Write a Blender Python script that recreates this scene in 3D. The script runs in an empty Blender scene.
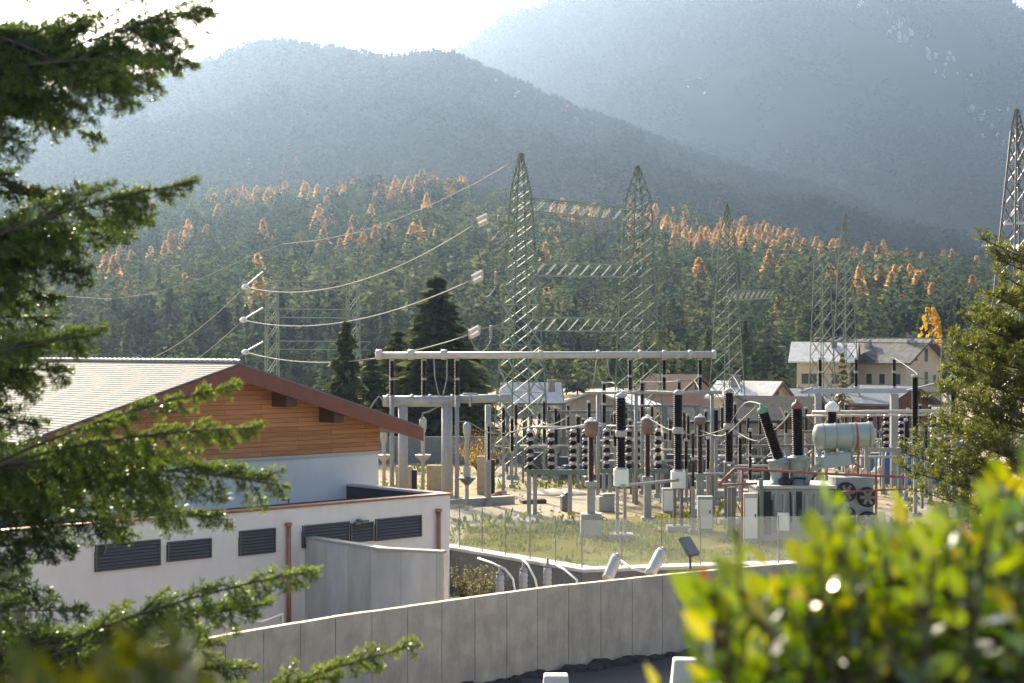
WB = 7500; TINT = 6; EXPO = 1.53; HAZE = 1.1e-4
import bpy, math, random
import numpy as np
from mathutils import Vector, Matrix
R = math.radians
rng = np.random.default_rng(7)
random.seed(7)
sc = bpy.context.scene
COL = sc.collection
H, F, HOR = 9.6, 1564.0, 350.0          # camera height (m), focal length and horizon row of the photograph (px)

def W(px, py, d):                       # a point of the photograph at depth d -> metres
    return Vector(((px-512)/F*d, d, H-(py-HOR)/F*d))
def X(px, d): return (px-512)/F*d
def Z(py, d): return H-(py-HOR)/F*d

# ------------------------------------------------------------------ materials
MATS = {}
def mat(name, col, rough=0.7, metal=0.0, var=0.0, scale=3.0, bump=0.0, bscale=30.0, spec=0.5, col2=None, stretch=None, coords='Object', streak=False):
    if name in MATS: return MATS[name]
    m = bpy.data.materials.new(name); m.use_nodes = True
    nt = m.node_tree; N = nt.nodes; L = nt.links
    b = N['Principled BSDF']
    b.inputs['Base Color'].default_value = (*col, 1); b.inputs['Roughness'].default_value = rough
    b.inputs['Metallic'].default_value = metal; b.inputs['Specular IOR Level'].default_value = spec
    if var > 0 or bump > 0:
        tc = N.new('ShaderNodeTexCoord'); mp = N.new('ShaderNodeMapping')
        L.new(tc.outputs[coords], mp.inputs[0])
        if stretch: mp.inputs['Scale'].default_value = stretch
    if var > 0:
        n = N.new('ShaderNodeTexNoise'); n.inputs['Scale'].default_value = scale; n.inputs['Detail'].default_value = 7
        n.inputs['Roughness'].default_value = 0.62
        L.new(mp.outputs[0], n.inputs['Vector'])
        r = N.new('ShaderNodeValToRGB'); r.color_ramp.elements[0].position = 0.32; r.color_ramp.elements[1].position = 0.68
        c2 = col2 or tuple(min(1, c*(1+var)) for c in col)
        c1 = col if col2 else tuple(c*(1-var) for c in col)
        r.color_ramp.elements[0].color = (*c1, 1); r.color_ramp.elements[1].color = (*c2, 1)
        L.new(n.outputs['Fac'], r.inputs[0]); L.new(r.outputs[0], b.inputs['Base Color'])
    if streak:                                           # run-off streaks, blotches and fine pitting
        m3 = N.new('ShaderNodeMapping'); m3.inputs['Scale'].default_value = (1.6,1.6,.45); L.new(tc.outputs[coords], m3.inputs[0])
        n3 = N.new('ShaderNodeTexNoise'); n3.inputs['Scale'].default_value = 1.6; n3.inputs['Detail'].default_value = 6; n3.inputs['Roughness'].default_value = .7; L.new(m3.outputs[0], n3.inputs['Vector'])
        r3 = N.new('ShaderNodeValToRGB'); r3.color_ramp.elements[0].position = .30; r3.color_ramp.elements[0].color = (.62,.61,.60,1); r3.color_ramp.elements[1].position = .56; r3.color_ramp.elements[1].color = (1,1,1,1); L.new(n3.outputs['Fac'], r3.inputs[0])
        r3.color_ramp.elements[0].color = (.50,.49,.47,1)
        mm = N.new('ShaderNodeMix'); mm.data_type = 'RGBA'; mm.blend_type = 'MULTIPLY'; mm.inputs[0].default_value = .5 if streak is True else streak; L.new(r.outputs[0], mm.inputs[6]); L.new(r3.outputs[0], mm.inputs[7]); L.new(mm.outputs[2], b.inputs['Base Color'])
    if bump > 0:
        n2 = N.new('ShaderNodeTexNoise'); n2.inputs['Scale'].default_value = bscale; n2.inputs['Detail'].default_value = 5
        L.new(mp.outputs[0], n2.inputs['Vector'])
        bp = N.new('ShaderNodeBump'); bp.inputs['Strength'].default_value = bump; bp.inputs['Distance'].default_value = 0.05
        L.new(n2.outputs['Fac'], bp.inputs['Height']); L.new(bp.outputs[0], b.inputs['Normal'])
    MATS[name] = m
    return m

def leafmat(name, stops, trans=0.35, rough=0.5, spec=0.3, use='attr', tcol=None):
    """foliage: colour picked along a ramp by a per-leaf / per-tree value; part diffuse, part translucent"""
    m = bpy.data.materials.new(name); m.use_nodes = True
    nt = m.node_tree; N = nt.nodes; L = nt.links
    b = N['Principled BSDF']; out = N['Material Output']
    b.inputs['Roughness'].default_value = rough; b.inputs['Specular IOR Level'].default_value = spec
    if use == 'attr':
        a = N.new('ShaderNodeAttribute'); a.attribute_name = 'tint'; f = a.outputs['Fac']
    else:
        a = N.new('ShaderNodeObjectInfo'); at = N.new('ShaderNodeAttribute'); at.attribute_name = 'tint'
        mx = N.new('ShaderNodeMath'); mx.operation = 'MULTIPLY_ADD'; mx.inputs[1].default_value = 0.7
        m2 = N.new('ShaderNodeMath'); m2.operation = 'MULTIPLY'; m2.inputs[1].default_value = 0.3
        L.new(at.outputs['Fac'], m2.inputs[0]); L.new(a.outputs['Random'], mx.inputs[0]); L.new(m2.outputs[0], mx.inputs[2]); f = mx.outputs[0]
    r = N.new('ShaderNodeValToRGB'); els = r.color_ramp.elements
    while len(els) < len(stops): els.new(0.5)
    for e, (p, c) in zip(els, stops): e.position = p; e.color = (*c, 1)
    L.new(f, r.inputs[0]); L.new(r.outputs[0], b.inputs['Base Color'])
    if trans > 0:
        t = N.new('ShaderNodeBsdfTranslucent'); mix = N.new('ShaderNodeMixShader'); mix.inputs[0].default_value = trans
        if tcol:
            mc = N.new('ShaderNodeMix'); mc.data_type = 'RGBA'; mc.blend_type = 'MULTIPLY'; mc.inputs[0].default_value = 1
            L.new(r.outputs[0], mc.inputs[6]); mc.inputs[7].default_value = (*tcol, 1); L.new(mc.outputs[2], t.inputs[0])
        else: L.new(r.outputs[0], t.inputs[0])
        L.new(b.outputs[0], mix.inputs[1]); L.new(t.outputs[0], mix.inputs[2]); L.new(mix.outputs[0], out.inputs[0])
    MATS[name] = m
    return m

# ------------------------------------------------------------------ mesh building
ORG = {}
class MB:
    def __init__(s): s.v = []; s.f = []; s.mi = []; s.cur = 0
    def add(s, vs, fs):
        o = len(s.v); s.v += [tuple(v) for v in vs]
        s.f += [tuple(i+o for i in f) for f in fs]; s.mi += [s.cur]*len(fs); return s
    def hexa(s, c):                                      # 8 corners: bottom ring then top ring
        return s.add(c, [(0,3,2,1),(4,5,6,7),(0,1,5,4),(1,2,6,5),(2,3,7,6),(3,0,4,7)])
    def box(s, c, size, rz=0.0):
        x, y, z = (a/2 for a in size); ca, sa = math.cos(rz), math.sin(rz); out = []
        for dz in (-z, z):
            for dx, dy in ((-x,-y),(x,-y),(x,y),(-x,y)):
                out.append((c[0]+dx*ca-dy*sa, c[1]+dx*sa+dy*ca, c[2]+dz))
        return s.hexa(out)
    def bar(s, p, q, w, h=None, up=(0,0,1)):
        p, q = Vector(p), Vector(q); h = h or w; d = (q-p).normalized(); u = Vector(up)
        if abs(d.dot(u)) > 0.98: u = Vector((0,1,0))
        a = d.cross(u).normalized()*(w/2); b = a.cross(d).normalized()*(h/2)
        return s.hexa([p-a-b, p+a-b, p+a+b, p-a+b, q-a-b, q+a-b, q+a+b, q-a+b])
    def lathe(s, prof, base=(0,0,0), axis=(0,0,1), n=14, cap=True):
        ax = Vector(axis).normalized(); t = Vector((1,0,0)) if abs(ax.x) < 0.9 else Vector((0,1,0))
        u = ax.cross(t).normalized(); w = ax.cross(u); b = Vector(base); vs = []; fs = []
        for r, z in prof:
            for k in range(n):
                a = 2*math.pi*k/n; vs.append(b+ax*z+(u*math.cos(a)+w*math.sin(a))*r)
        for i in range(len(prof)-1):
            for k in range(n):
                k2 = (k+1) % n; fs.append((i*n+k, i*n+k2, (i+1)*n+k2, (i+1)*n+k))
        if cap:
            fs.append(tuple(reversed(range(n)))); fs.append(tuple(range((len(prof)-1)*n, len(prof)*n)))
        return s.add(vs, fs)
    def cyl(s, p, q, r, r2=None, n=10):
        p, q = Vector(p), Vector(q); L = (q-p).length
        return s.lathe([(r,0),(r if r2 is None else r2, L)], p, q-p, n)
    def path(s, pts, r, n=6, r2=None):
        pts = [Vector(p) for p in pts]; vs = []; fs = []; m = len(pts); pu = None
        for i, p in enumerate(pts):
            d = (pts[min(i+1,m-1)]-pts[max(i-1,0)]).normalized()
            if pu is None:
                t = Vector((0,0,1)) if abs(d.z) < 0.9 else Vector((0,1,0)); pu = d.cross(t).normalized()
            u = (pu-d*pu.dot(d)).normalized(); pu = u; w = d.cross(u)
            rr = r if r2 is None else r+(r2-r)*i/(m-1)
            for k in range(n):
                a = 2*math.pi*k/n; vs.append(p+(u*math.cos(a)+w*math.sin(a))*rr)
        for i in range(m-1):
            for k in range(n):
                k2 = (k+1) % n; fs.append((i*n+k, i*n+k2, (i+1)*n+k2, (i+1)*n+k))
        fs.append(tuple(reversed(range(n)))); fs.append(tuple(range((m-1)*n, m*n)))
        return s.add(vs, fs)
    def prism(s, poly, d):                               # planar polygon pushed along vector d
        d = Vector(d); n = len(poly); a = [Vector(p) for p in poly]; b = [p+d for p in a]
        return s.add(a+b, [tuple(reversed(range(n))), tuple(range(n, 2*n))]+[(i,(i+1)%n,n+(i+1)%n,n+i) for i in range(n)])
    def build(s, name, m, parent=None, smooth=False, bevel=0.0):
        me = bpy.data.meshes.new(name); org = ORG.get(parent.name, Vector()) if parent else Vector()
        me.from_pydata([(v[0]-org[0], v[1]-org[1], v[2]-org[2]) for v in s.v], [], s.f)
        for mm in (m if isinstance(m, (list, tuple)) else [m]): me.materials.append(mm)
        if any(s.mi): me.polygons.foreach_set('material_index', s.mi)
        if smooth:
            me.polygons.foreach_set('use_smooth', [len(f) < 5 for f in s.f])
        me.update()
        o = bpy.data.objects.new(name, me); COL.objects.link(o)
        if parent: o.parent = parent
        if parent is not None: ORG[o.name] = org
        if bevel > 0:
            bm = o.modifiers.new('bevel', 'BEVEL'); bm.width = bevel; bm.segments = 1; bm.limit_method = 'ANGLE'
        return o

def tag(o, label=None, cat=None, group=None, kind=None):
    if label: o['label'] = label
    if cat: o['category'] = cat
    if group: o['group'] = group
    if kind: o['kind'] = kind
    return o
def thing(name, label, cat, loc, group=None):
    o = bpy.data.objects.new(name, None); COL.objects.link(o); o.location = loc; o.empty_display_size = 0.3
    ORG[o.name] = Vector(loc); return tag(o, label, cat, group)

def npmesh(name, V, Fc, m, tint=None, parent=None, loc=None, smooth=False, mi=None, uv=None):
    """V (n,3), Fc (m,4) quads -> one object, with a per-vertex 'tint'"""
    V = np.asarray(V, np.float32); Fc = np.asarray(Fc, np.int32)
    org = np.array(ORG.get(parent.name, Vector()) if parent else (loc or (0,0,0)), np.float32)
    V = V-org
    me = bpy.data.meshes.new(name); k = Fc.shape[1]
    me.vertices.add(len(V)); me.vertices.foreach_set('co', V.ravel())
    me.loops.add(Fc.size); me.loops.foreach_set('vertex_index', Fc.ravel())
    me.polygons.add(len(Fc)); me.polygons.foreach_set('loop_start', np.arange(0, Fc.size, k, dtype=np.int32))
    if smooth: me.polygons.foreach_set('use_smooth', np.ones(len(Fc), bool))
    for mm in (m if isinstance(m, (list, tuple)) else [m]): me.materials.append(mm)
    if mi is not None: me.polygons.foreach_set('material_index', np.asarray(mi, np.int32))
    if tint is not None:
        a = me.attributes.new('tint', 'FLOAT', 'POINT'); a.data.foreach_set('value', np.asarray(tint, np.float32))
    me.update(calc_edges=True); me.validate()
    o = bpy.data.objects.new(name, me); COL.objects.link(o)
    if parent: o.parent = parent
    elif loc is not None: o.location = loc
    return o

def noise2(x, y, seed=0):                                # smooth value noise, vectorised
    r = np.random.default_rng(seed).random((64, 64)); xi = np.floor(x).astype(int); yi = np.floor(y).astype(int)
    fx = x-xi; fy = y-yi; fx = fx*fx*(3-2*fx); fy = fy*fy*(3-2*fy)
    g = lambda a, b: r[a % 64, b % 64]
    return (g(xi,yi)*(1-fx)+g(xi+1,yi)*fx)*(1-fy)+(g(xi,yi+1)*(1-fx)+g(xi+1,yi+1)*fx)*fy
def fbm(x, y, seed=0, o=4):
    t = 0; a = 0.5
    for i in range(o): t = t+a*noise2(x*2**i, y*2**i, seed+i); a *= 0.5
    return t

# ------------------------------------------------------------------ palette
concrete = mat('concrete', (0.70,0.56,0.42), 0.85, var=0.15, scale=1.4, bump=0.15, streak=True)
conc_pale = mat('pale_concrete', (0.36,0.35,0.325), 0.85, var=0.12, scale=1.0, bump=0.1)
render_white = mat('white_render', (0.76,0.735,0.69), 0.9, var=0.035, scale=0.8, bump=0.05, bscale=60, streak=.10)
steel = mat('galvanised_steel', (0.30,0.30,0.29), 0.6, 0.2, var=0.12, scale=4)
steel_pale = mat('pale_steel', (0.37,0.37,0.35), 0.6, 0.1, var=0.08, scale=4)
alu = mat('aluminium', (0.52,0.50,0.45), 0.5, 0.2, var=0.1, scale=3)
wire_m = mat('conductor_wire', (0.26,0.26,0.25), 0.7, 0.1)
porc = mat('brown_porcelain', (0.012,0.006,0.005), 0.5, var=0.15, scale=5, spec=.2)
porc_pink = mat('insulator_cap', (0.50,0.42,0.42), 0.4, 0.1)
green_steel = mat('green_painted_steel', (0.15,0.20,0.15), 0.8, 0.0, var=0.15, scale=2)
tower_pale = mat('pale_sunlit_green_steel', (0.25,0.31,0.24), 0.7, 0.0, var=0.15, scale=2)  # pale green; on the tall portal it paints in sunlit bracing and beams
grey_steel = mat('weathered_steel', (0.15,0.15,0.15), 0.5, 0.4, var=0.2, scale=2)
tr_grey = mat('transformer_grey', (0.24,0.27,0.27), 0.5, var=0.08, scale=2)
tank_grey = mat('tank_grey', (0.30,0.36,0.345), 0.42, var=0.06, scale=2)
dark = mat('dark_metal', (0.022,0.024,0.028), 0.6, var=0.1, spec=.25)
red_pipe = mat('red_paint', (0.28,0.07,0.055), 0.6, var=0.2, scale=3)
copper = mat('copper', (0.42,0.17,0.105), 0.45, 0.3, var=0.2, scale=3)
white_paint = mat('white_paint', (0.78,0.78,0.76), 0.5, var=0.04)
rusty = mat('rusty_brown', (0.20,0.13,0.11), 0.6, var=0.3, scale=6)
tan_block = mat('tan_block', (0.42,0.33,0.23), 0.85, var=0.15, scale=3)
bark = mat('bark', (0.075,0.055,0.04), 0.9, var=0.35, scale=12, bump=0.4)
membrane = mat('roof_membrane', (0.055,0.06,0.07), 0.8, var=0.25, scale=0.8)
wood_dark = mat('dark_brown_timber', (0.085,0.036,0.024), 0.6, var=0.25, scale=2, stretch=(1,1,6))
# ------------------------------------------------------------------ camera, light, air
cam = bpy.data.cameras.new('camera'); co = bpy.data.objects.new('camera', cam); COL.objects.link(co); sc.camera = co
cam.lens = 55; cam.sensor_width = 36; co.location = (0,0,H); co.rotation_euler = (R(90),0,0)
cam.shift_y = (HOR-341.5)/1024; cam.clip_start = 0.1; cam.clip_end = 20000
cam.dof.use_dof = True; cam.dof.focus_distance = 72; cam.dof.aperture_fstop = 4.0
SUN_AZ, SUN_EL = -22.0, 30.0                              # degrees: left of straight ahead, above the horizon
sdir = Vector((math.sin(R(SUN_AZ))*math.cos(R(SUN_EL)), math.cos(R(SUN_AZ))*math.cos(R(SUN_EL)), math.sin(R(SUN_EL))))
sl = bpy.data.lights.new('sun', 'SUN'); so = bpy.data.objects.new('sun', sl); COL.objects.link(so)
sl.energy = 3.8; sl.angle = R(0.6); sl.color = (1,0.93,0.82); so.rotation_euler = sdir.to_track_quat('Z','Y').to_euler(); so.location = (0,0,60)
w = bpy.data.worlds.new('World'); sc.world = w; w.use_nodes = True
sk = w.node_tree.nodes.new('ShaderNodeTexSky'); sk.sky_type = 'NISHITA'; sk.sun_disc = False
sk.sun_elevation = R(SUN_EL); sk.sun_rotation = R(SUN_AZ); sk.air_density = 0.55; sk.dust_density = 6.0; sk.ozone_density = 0.0; sk.altitude = 900
bg = w.node_tree.nodes['Background']; bg.inputs['Strength'].default_value = 0.15
w.node_tree.links.new(sk.outputs[0], bg.inputs[0])
sc.view_settings.view_transform = 'Standard'; sc.view_settings.look = 'None'; sc.view_settings.exposure = EXPO; sc.view_settings.gamma = 1
sc.view_settings.use_white_balance = True; sc.view_settings.white_balance_temperature = WB; sc.view_settings.white_balance_tint = TINT
sc.cycles.max_bounces = 6; sc.cycles.diffuse_bounces = 3; sc.cycles.transparent_max_bounces = 8; sc.cycles.volume_bounces = 0
sc.cycles.transmission_bounces = 4; sc.cycles.caustics_reflective = False; sc.cycles.caustics_refractive = False
sc.cycles.sample_clamp_indirect = 6; sc.cycles.use_denoising = True; sc.cycles.use_adaptive_sampling = False

hz = MB(); hz.box((0, 1500, 500), (9000, 7400, 1020))
hm = bpy.data.materials.new('haze_air'); hm.use_nodes = True
hm.node_tree.nodes.remove(hm.node_tree.nodes['Principled BSDF'])
pv = hm.node_tree.nodes.new('ShaderNodeVolumePrincipled'); pv.inputs['Color'].default_value = (0.43,0.62,0.92,1)
pv.inputs['Density'].default_value = HAZE; pv.inputs['Anisotropy'].default_value = 0.76
hm.node_tree.links.new(pv.outputs[0], hm.node_tree.nodes['Material Output'].inputs['Volume'])
tag(hz.build('haze', hm), 'thin blue autumn haze filling the valley', 'haze', kind='stuff')

# ------------------------------------------------------------------ ground
asphalt = mat('asphalt', (0.055,0.054,0.055), 0.9, var=0.25, scale=2.5, bump=0.3, bscale=40)
soil = mat('soil', (0.16,0.13,0.09), 0.95, var=0.4, scale=0.35, bump=0.3, bscale=6, col2=(0.10,0.115,0.05))
valley = mat('valley_floor', (0.09,0.10,0.045), 0.95, var=0.3, scale=0.06, col2=(0.17,0.14,0.09))
forest_floor = mat('forest_floor', (0.016,0.020,0.012), 1, var=0.4, scale=0.02, col2=(0.035,0.034,0.018), spec=0)
far_floor = mat('far_forest_floor', (0.010,0.014,0.011), 1, var=0.4, scale=0.006, col2=(0.024,0.024,0.020), spec=0)
g = MB(); g.add([(-4000,-2000,-0.03),(4000,-2000,-0.03),(4000,4700,-0.03),(-4000,4700,-0.03)], [(0,1,2,3)])
tag(g.build('ground', valley), kind='structure')
# slope the photographer stands on
xs = np.linspace(-60,60,61); ys = np.linspace(-25,37,40); gx, gy = np.meshgrid(xs, ys)
def slope_z(x, y): return np.clip(7.9-0.215*np.maximum(y,-4), -0.3, 9)+0.35*(fbm(x*0.4+9, y*0.4+9, 3)-0.5)
gz = slope_z(gx, gy); V = np.stack([gx,gy,gz],-1).reshape(-1,3); nx = len(xs)
ii = np.arange((len(ys)-1)*nx).reshape(len(ys)-1, nx)[:, :-1].ravel(); Fq = np.stack([ii,ii+1,ii+nx+1,ii+nx],1)
tag(npmesh('hillside', V, Fq, soil, smooth=True), kind='structure')
rd = MB(); rd.add([(-60,33,0.01),(60,33,0.01),(60,75,0.01),(-60,62,0.01)], [(0,1,2,3)])
tag(rd.build('road', asphalt), kind='structure')

# yard platform: its edge follows the retaining wall
YZ = 1.5
EDGE = [(-40,62.5), (-2.45,63.8), (2.57,57.4), (8.56,58.7), (30,61), (150,70)]
yard_m = bpy.data.materials.new('yard_gravel'); yard_m.use_nodes = True
nt = yard_m.node_tree; N = nt.nodes; L = nt.links; b = N['Principled BSDF']; b.inputs['Roughness'].default_value = 0.95
tc = N.new('ShaderNodeTexCoord'); n1 = N.new('ShaderNodeTexNoise'); n1.inputs['Scale'].default_value = 0.16; n1.inputs['Detail'].default_value = 9; n1.inputs['Roughness'].default_value = 0.7
L.new(tc.outputs['Object'], n1.inputs['Vector']); r1 = N.new('ShaderNodeValToRGB')
e = r1.color_ramp.elements; e[0].position = 0.36; e[0].color = (0.15,0.145,0.04,1); e[1].position = 0.62; e[1].color = (0.31,0.27,0.22,1)
m_ = e.new(0.48); m_.color = (0.30,0.225,0.13,1)
L.new(n1.outputs['Fac'], r1.inputs[0]); n2 = N.new('ShaderNodeTexNoise'); n2.inputs['Scale'].default_value = 9; n2.inputs['Detail'].default_value = 4
L.new(tc.outputs['Object'], n2.inputs['Vector']); mx = N.new('ShaderNodeMix'); mx.data_type = 'RGBA'; mx.blend_type = 'OVERLAY'; mx.inputs[0].default_value = 0.6
L.new(r1.outputs[0], mx.inputs[6]); L.new(n2.outputs['Fac'], mx.inputs[7]); L.new(mx.outputs[2], b.inputs['Base Color'])
bp = N.new('ShaderNodeBump'); bp.inputs['Strength'].default_value = 0.6; bp.inputs['Distance'].default_value = 0.1; L.new(n2.outputs['Fac'], bp.inputs['Height']); L.new(bp.outputs[0], b.inputs['Normal'])
y = MB(); y.prism([(a,b_,YZ) for a, b_ in EDGE]+[(150,345,YZ),(-150,345,YZ),(-150,62.5,YZ)], (0,0,-1.52))
tag(y.build('yard_ground', yard_m), kind='structure')
# turf strip behind the glass fence + blades
turf_m = mat('turf', (0.13,0.155,0.022), 0.95, var=0.3, scale=0.5, spec=0, col2=(0.24,0.19,0.09), bump=0.3, bscale=25)
t = MB(); t.add([(-2.2,64.3,YZ+.006),(2.6,58.0,YZ+.006),(8.5,59.2,YZ+.006),(26,61.5,YZ+.006),(22,70,YZ+.006),(14,76,YZ+.006),(7,77,YZ+.006),(1,72,YZ+.006),(-2,72,YZ+.006)], [tuple(range(9))])
tag(t.build('turf_ground', turf_m), kind='structure')
def in_turf(x, yy): return (yy > 65-1.25*(x+2.2)) & (yy > 58.3+0.13*(x-2.6)) & (yy < 76-0.35*np.abs(x-8))
n = 16000; gx = rng.uniform(-3,22,n); gy = rng.uniform(58,77,n); k = in_turf(gx,gy) & (fbm(gx*0.5+20,gy*0.5,5) > 0.42); gx, gy = gx[k], gy[k]; n = len(gx)
a = rng.uniform(0,6.28,n); hh = rng.uniform(.06,.2,n); ww = rng.uniform(.02,.05,n)
V = np.zeros((n,4,3)); ca, sa = np.cos(a), np.sin(a)
V[:,0] = np.stack([gx-ca*ww,gy-sa*ww,np.full(n,YZ)],1); V[:,1] = np.stack([gx+ca*ww,gy+sa*ww,np.full(n,YZ)],1)
V[:,2] = np.stack([gx+ca*ww*.3+sa*hh*.5,gy+sa*ww*.3-ca*hh*.5,YZ+hh],1); V[:,3] = np.stack([gx-ca*ww*.3+sa*hh*.5,gy-sa*ww*.3-ca*hh*.5,YZ+hh],1)
grass_m = leafmat('grass_blade', [(0,(0.09,0.13,0.015)),(0.6,(0.20,0.225,0.025)),(1,(0.30,0.24,0.08))], 0.40, rough=1, spec=0)
tag(npmesh('grass', V.reshape(-1,3), np.arange(4*n).reshape(n,4), grass_m, np.repeat(rng.random(n),4)), 'short yellow green grass behind the glass fence', 'grass', kind='stuff')

# ------------------------------------------------------------------ hills (heights measured from rows of the photograph, built at true distance)
def prof(table): px, py = zip(*table); return lambda u: np.interp(u, px, py)
C1 = prof([(-900,330),(-300,235),(0,216),(90,210),(200,209),(300,206),(400,198),(430,193),(480,204),(540,224),(640,227),(700,231),(750,241),(830,259),(900,267),(970,276),(1024,290),(1400,335),(2000,345)])
C2 = prof([(-1200,160),(-300,108),(0,98),(100,88),(180,74),(230,53),(270,43),(330,50),(390,58),(450,56),(560,108),(640,137),(740,172),(800,187),(850,203),(1000,258),(1300,320),(2200,340)])
C3 = prof([(-1200,280),(0,190),(300,120),(420,74),(450,52),(480,31),(520,12),(560,-6),(700,-45),(900,-34),(1000,-8),(1024,6),(1100,45),(1500,170),(2300,260)])
def hill_z(u, d, C, d0, dc, z0, pw, seed, amp):
    t = np.clip((d-d0)/(dc-d0), 0, 1); zc = H-(C(u)-HOR)/F*dc
    x = (u-512)/F*d
    z = z0+(zc-z0)*(t**pw) - np.maximum(d-dc,0)*0.35
    rg = 1-np.abs(2*fbm(x/(amp*3.2)+d/(amp*9)+11, d/(amp*7)+5, seed+3, 3)-.94); z = z+(amp*1.7 if amp > 20 else 0)*(rg-.85)*np.clip(t*3,0,1)*np.clip((dc-d)/(.12*dc),0,1)
    return z+amp*(fbm(x/120+40, d/120+40, seed)-0.47)*np.clip(t*4,0,1)*np.clip((dc-d)/(0.1*dc)+.25,0.25,1)
def h1(u, d): return hill_z(u, d, C1, 330, 1000, 1.3, 1.08, 11, 14)
def h2(u, d): return -7*d/F+hill_z(u, d, C2, 1080, 1950, 55, 1.0, 21, 50)
def h3(u, d): return -5*d/F+hill_z(u, d, C3, 2000, 3300, 150, 0.95, 31, 120)
def hill(name, hf, u0, u1, d0, d1, nu, nd, m):
    us = np.linspace(u0,u1,nu); ds = np.linspace(d0,d1,nd); U, D = np.meshgrid(us, ds)
    V = np.stack([(U-512)/F*D, D, hf(U,D)],-1).reshape(-1,3)
    ii = np.arange((nd-1)*nu).reshape(nd-1,nu)[:,:-1].ravel(); Fq = np.stack([ii,ii+1,ii+nu+1,ii+nu],1)
    tag(npmesh(name, V, Fq, m, smooth=True), kind='structure')
hill('wooded_hill', h1, -700, 1800, 322, 1150, 150, 60, forest_floor)
hill('middle_hill', h2, -900, 1900, 1070, 2250, 150, 60, far_floor)
hill('mountain', h3, -900, 2000, 1990, 3900, 170, 80, far_floor)

# ------------------------------------------------------------------ trees of the hills
def crown(kind, n, seed, cs=1.0):
    """leaf clumps (quads) of a crown of height 1; returns V (n,4,3), tint (n,)"""
    r = np.random.default_rng(seed); h = r.random(n)
    if kind == 'spruce':   h = 0.06+0.94*h**1.25; rad = 0.21*(1-h)**0.85*(0.75+0.35*np.sin(h*38+r.random(n)))*np.sqrt(r.uniform(.25,1,n))+0.004; ln, wd, dr = 0.10, 0.075, -0.45
    elif kind == 'tiered':
        k = r.integers(0,15,n); hb = .07+.93*(k+.5)/15; f = np.sqrt(r.uniform(.05,1,n)); rad = .23*(1-hb)**.8*f*(.8+.4*np.sin(k*2.3+np.floor(r.random(n)*7)))+.004; h = hb-.10*f*(1-hb)+r.normal(0,.008,n); ln, wd, dr = .085, .06, -.35
    elif kind == 'larch':  h = 0.08+0.92*h**1.35; rad = 0.24*(1-h)**0.85*np.sqrt(r.uniform(.1,1,n))+0.006; ln, wd, dr = 0.095, 0.07, -0.15
    elif kind == 'pine':   h = 0.25+0.75*h; rad = 0.30*np.sqrt(np.clip(1-((h-0.58)/0.44)**2,0.02,1))*np.sqrt(r.uniform(.3,1,n)); ln, wd, dr = 0.11, 0.10, 0.25
    else:                  h = 0.2+0.8*h; rad = 0.36*np.sqrt(np.clip(1-((h-0.6)/0.42)**2,0.02,1))*np.sqrt(r.uniform(.3,1,n)); ln, wd, dr = 0.09, 0.09, 0.0
    if kind in ('pine','leafy'):                         # clumped: pull towards a few limb ends
        k = 9; ca = r.uniform(0,6.28,k); chh = r.uniform(.35,.98,k); pick = r.integers(0,k,n)
        a = ca[pick]+r.normal(0,.55,n); h = np.clip(chh[pick]+r.normal(0,.09,n),.2,1)
        rad = 0.28*np.sqrt(np.clip(1-((h-0.58)/0.44)**2,0.03,1))*np.sqrt(r.uniform(.3,1.1,n))
    else: a = r.uniform(0,6.283,n)
    a = a; s = cs*(0.75+0.5*r.random(n))*(1.1-0.5*h)
    c = np.stack([rad*np.cos(a), rad*np.sin(a), h],1)
    o = np.stack([np.cos(a), np.sin(a), dr+r.normal(0,.35,n)],1); o += r.normal(0,.25,(n,3)); o /= np.linalg.norm(o,axis=1)[:,None]
    tt = np.cross(o, r.normal(0,1,(n,3))+np.array([0,0,.6])); tt /= np.linalg.norm(tt,axis=1)[:,None]+1e-9
    L_ = (ln*s)[:,None]; W_ = (wd*s*.5)[:,None]
    V = np.stack([c-o*L_*.5-tt*W_*.5, c-o*L_*.1+tt*W_, c+o*L_*.6+tt*W_*.15, c+o*L_*.1-tt*W_], 1)
    V[:,:,2] = np.clip(V[:,:,2], 0.02, 1.06)
    return V, np.clip(r.normal(.5,.25,n),0,1)
EVER = [(0,(0.016,0.032,0.022)),(0.4,(0.040,0.068,0.040)),(0.7,(0.080,0.115,0.052)),(1,(0.17,0.175,0.07))]
LARCH = [(0,(0.48,0.28,0.13)),(0.5,(0.66,0.42,0.18)),(0.8,(0.74,0.53,0.19)),(1,(0.66,0.43,0.25))]
ever_stuff = leafmat('evergreen_mass', EVER, 0.42, rough=1, spec=0); far_stuff = leafmat('far_evergreen_mass', [(0,(.013,.018,.013)),(1,(.022,.027,.018))], 0.12, rough=1, spec=0); ever_m = leafmat('evergreen_needles', EVER, 0.42, rough=1, spec=0, use='obj')
larch_m = leafmat('larch_needles', LARCH, 0.5, rough=1, spec=0, use='obj'); larch_stuff = leafmat('larch_mass', LARCH, 0.5, rough=1, spec=0)

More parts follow.
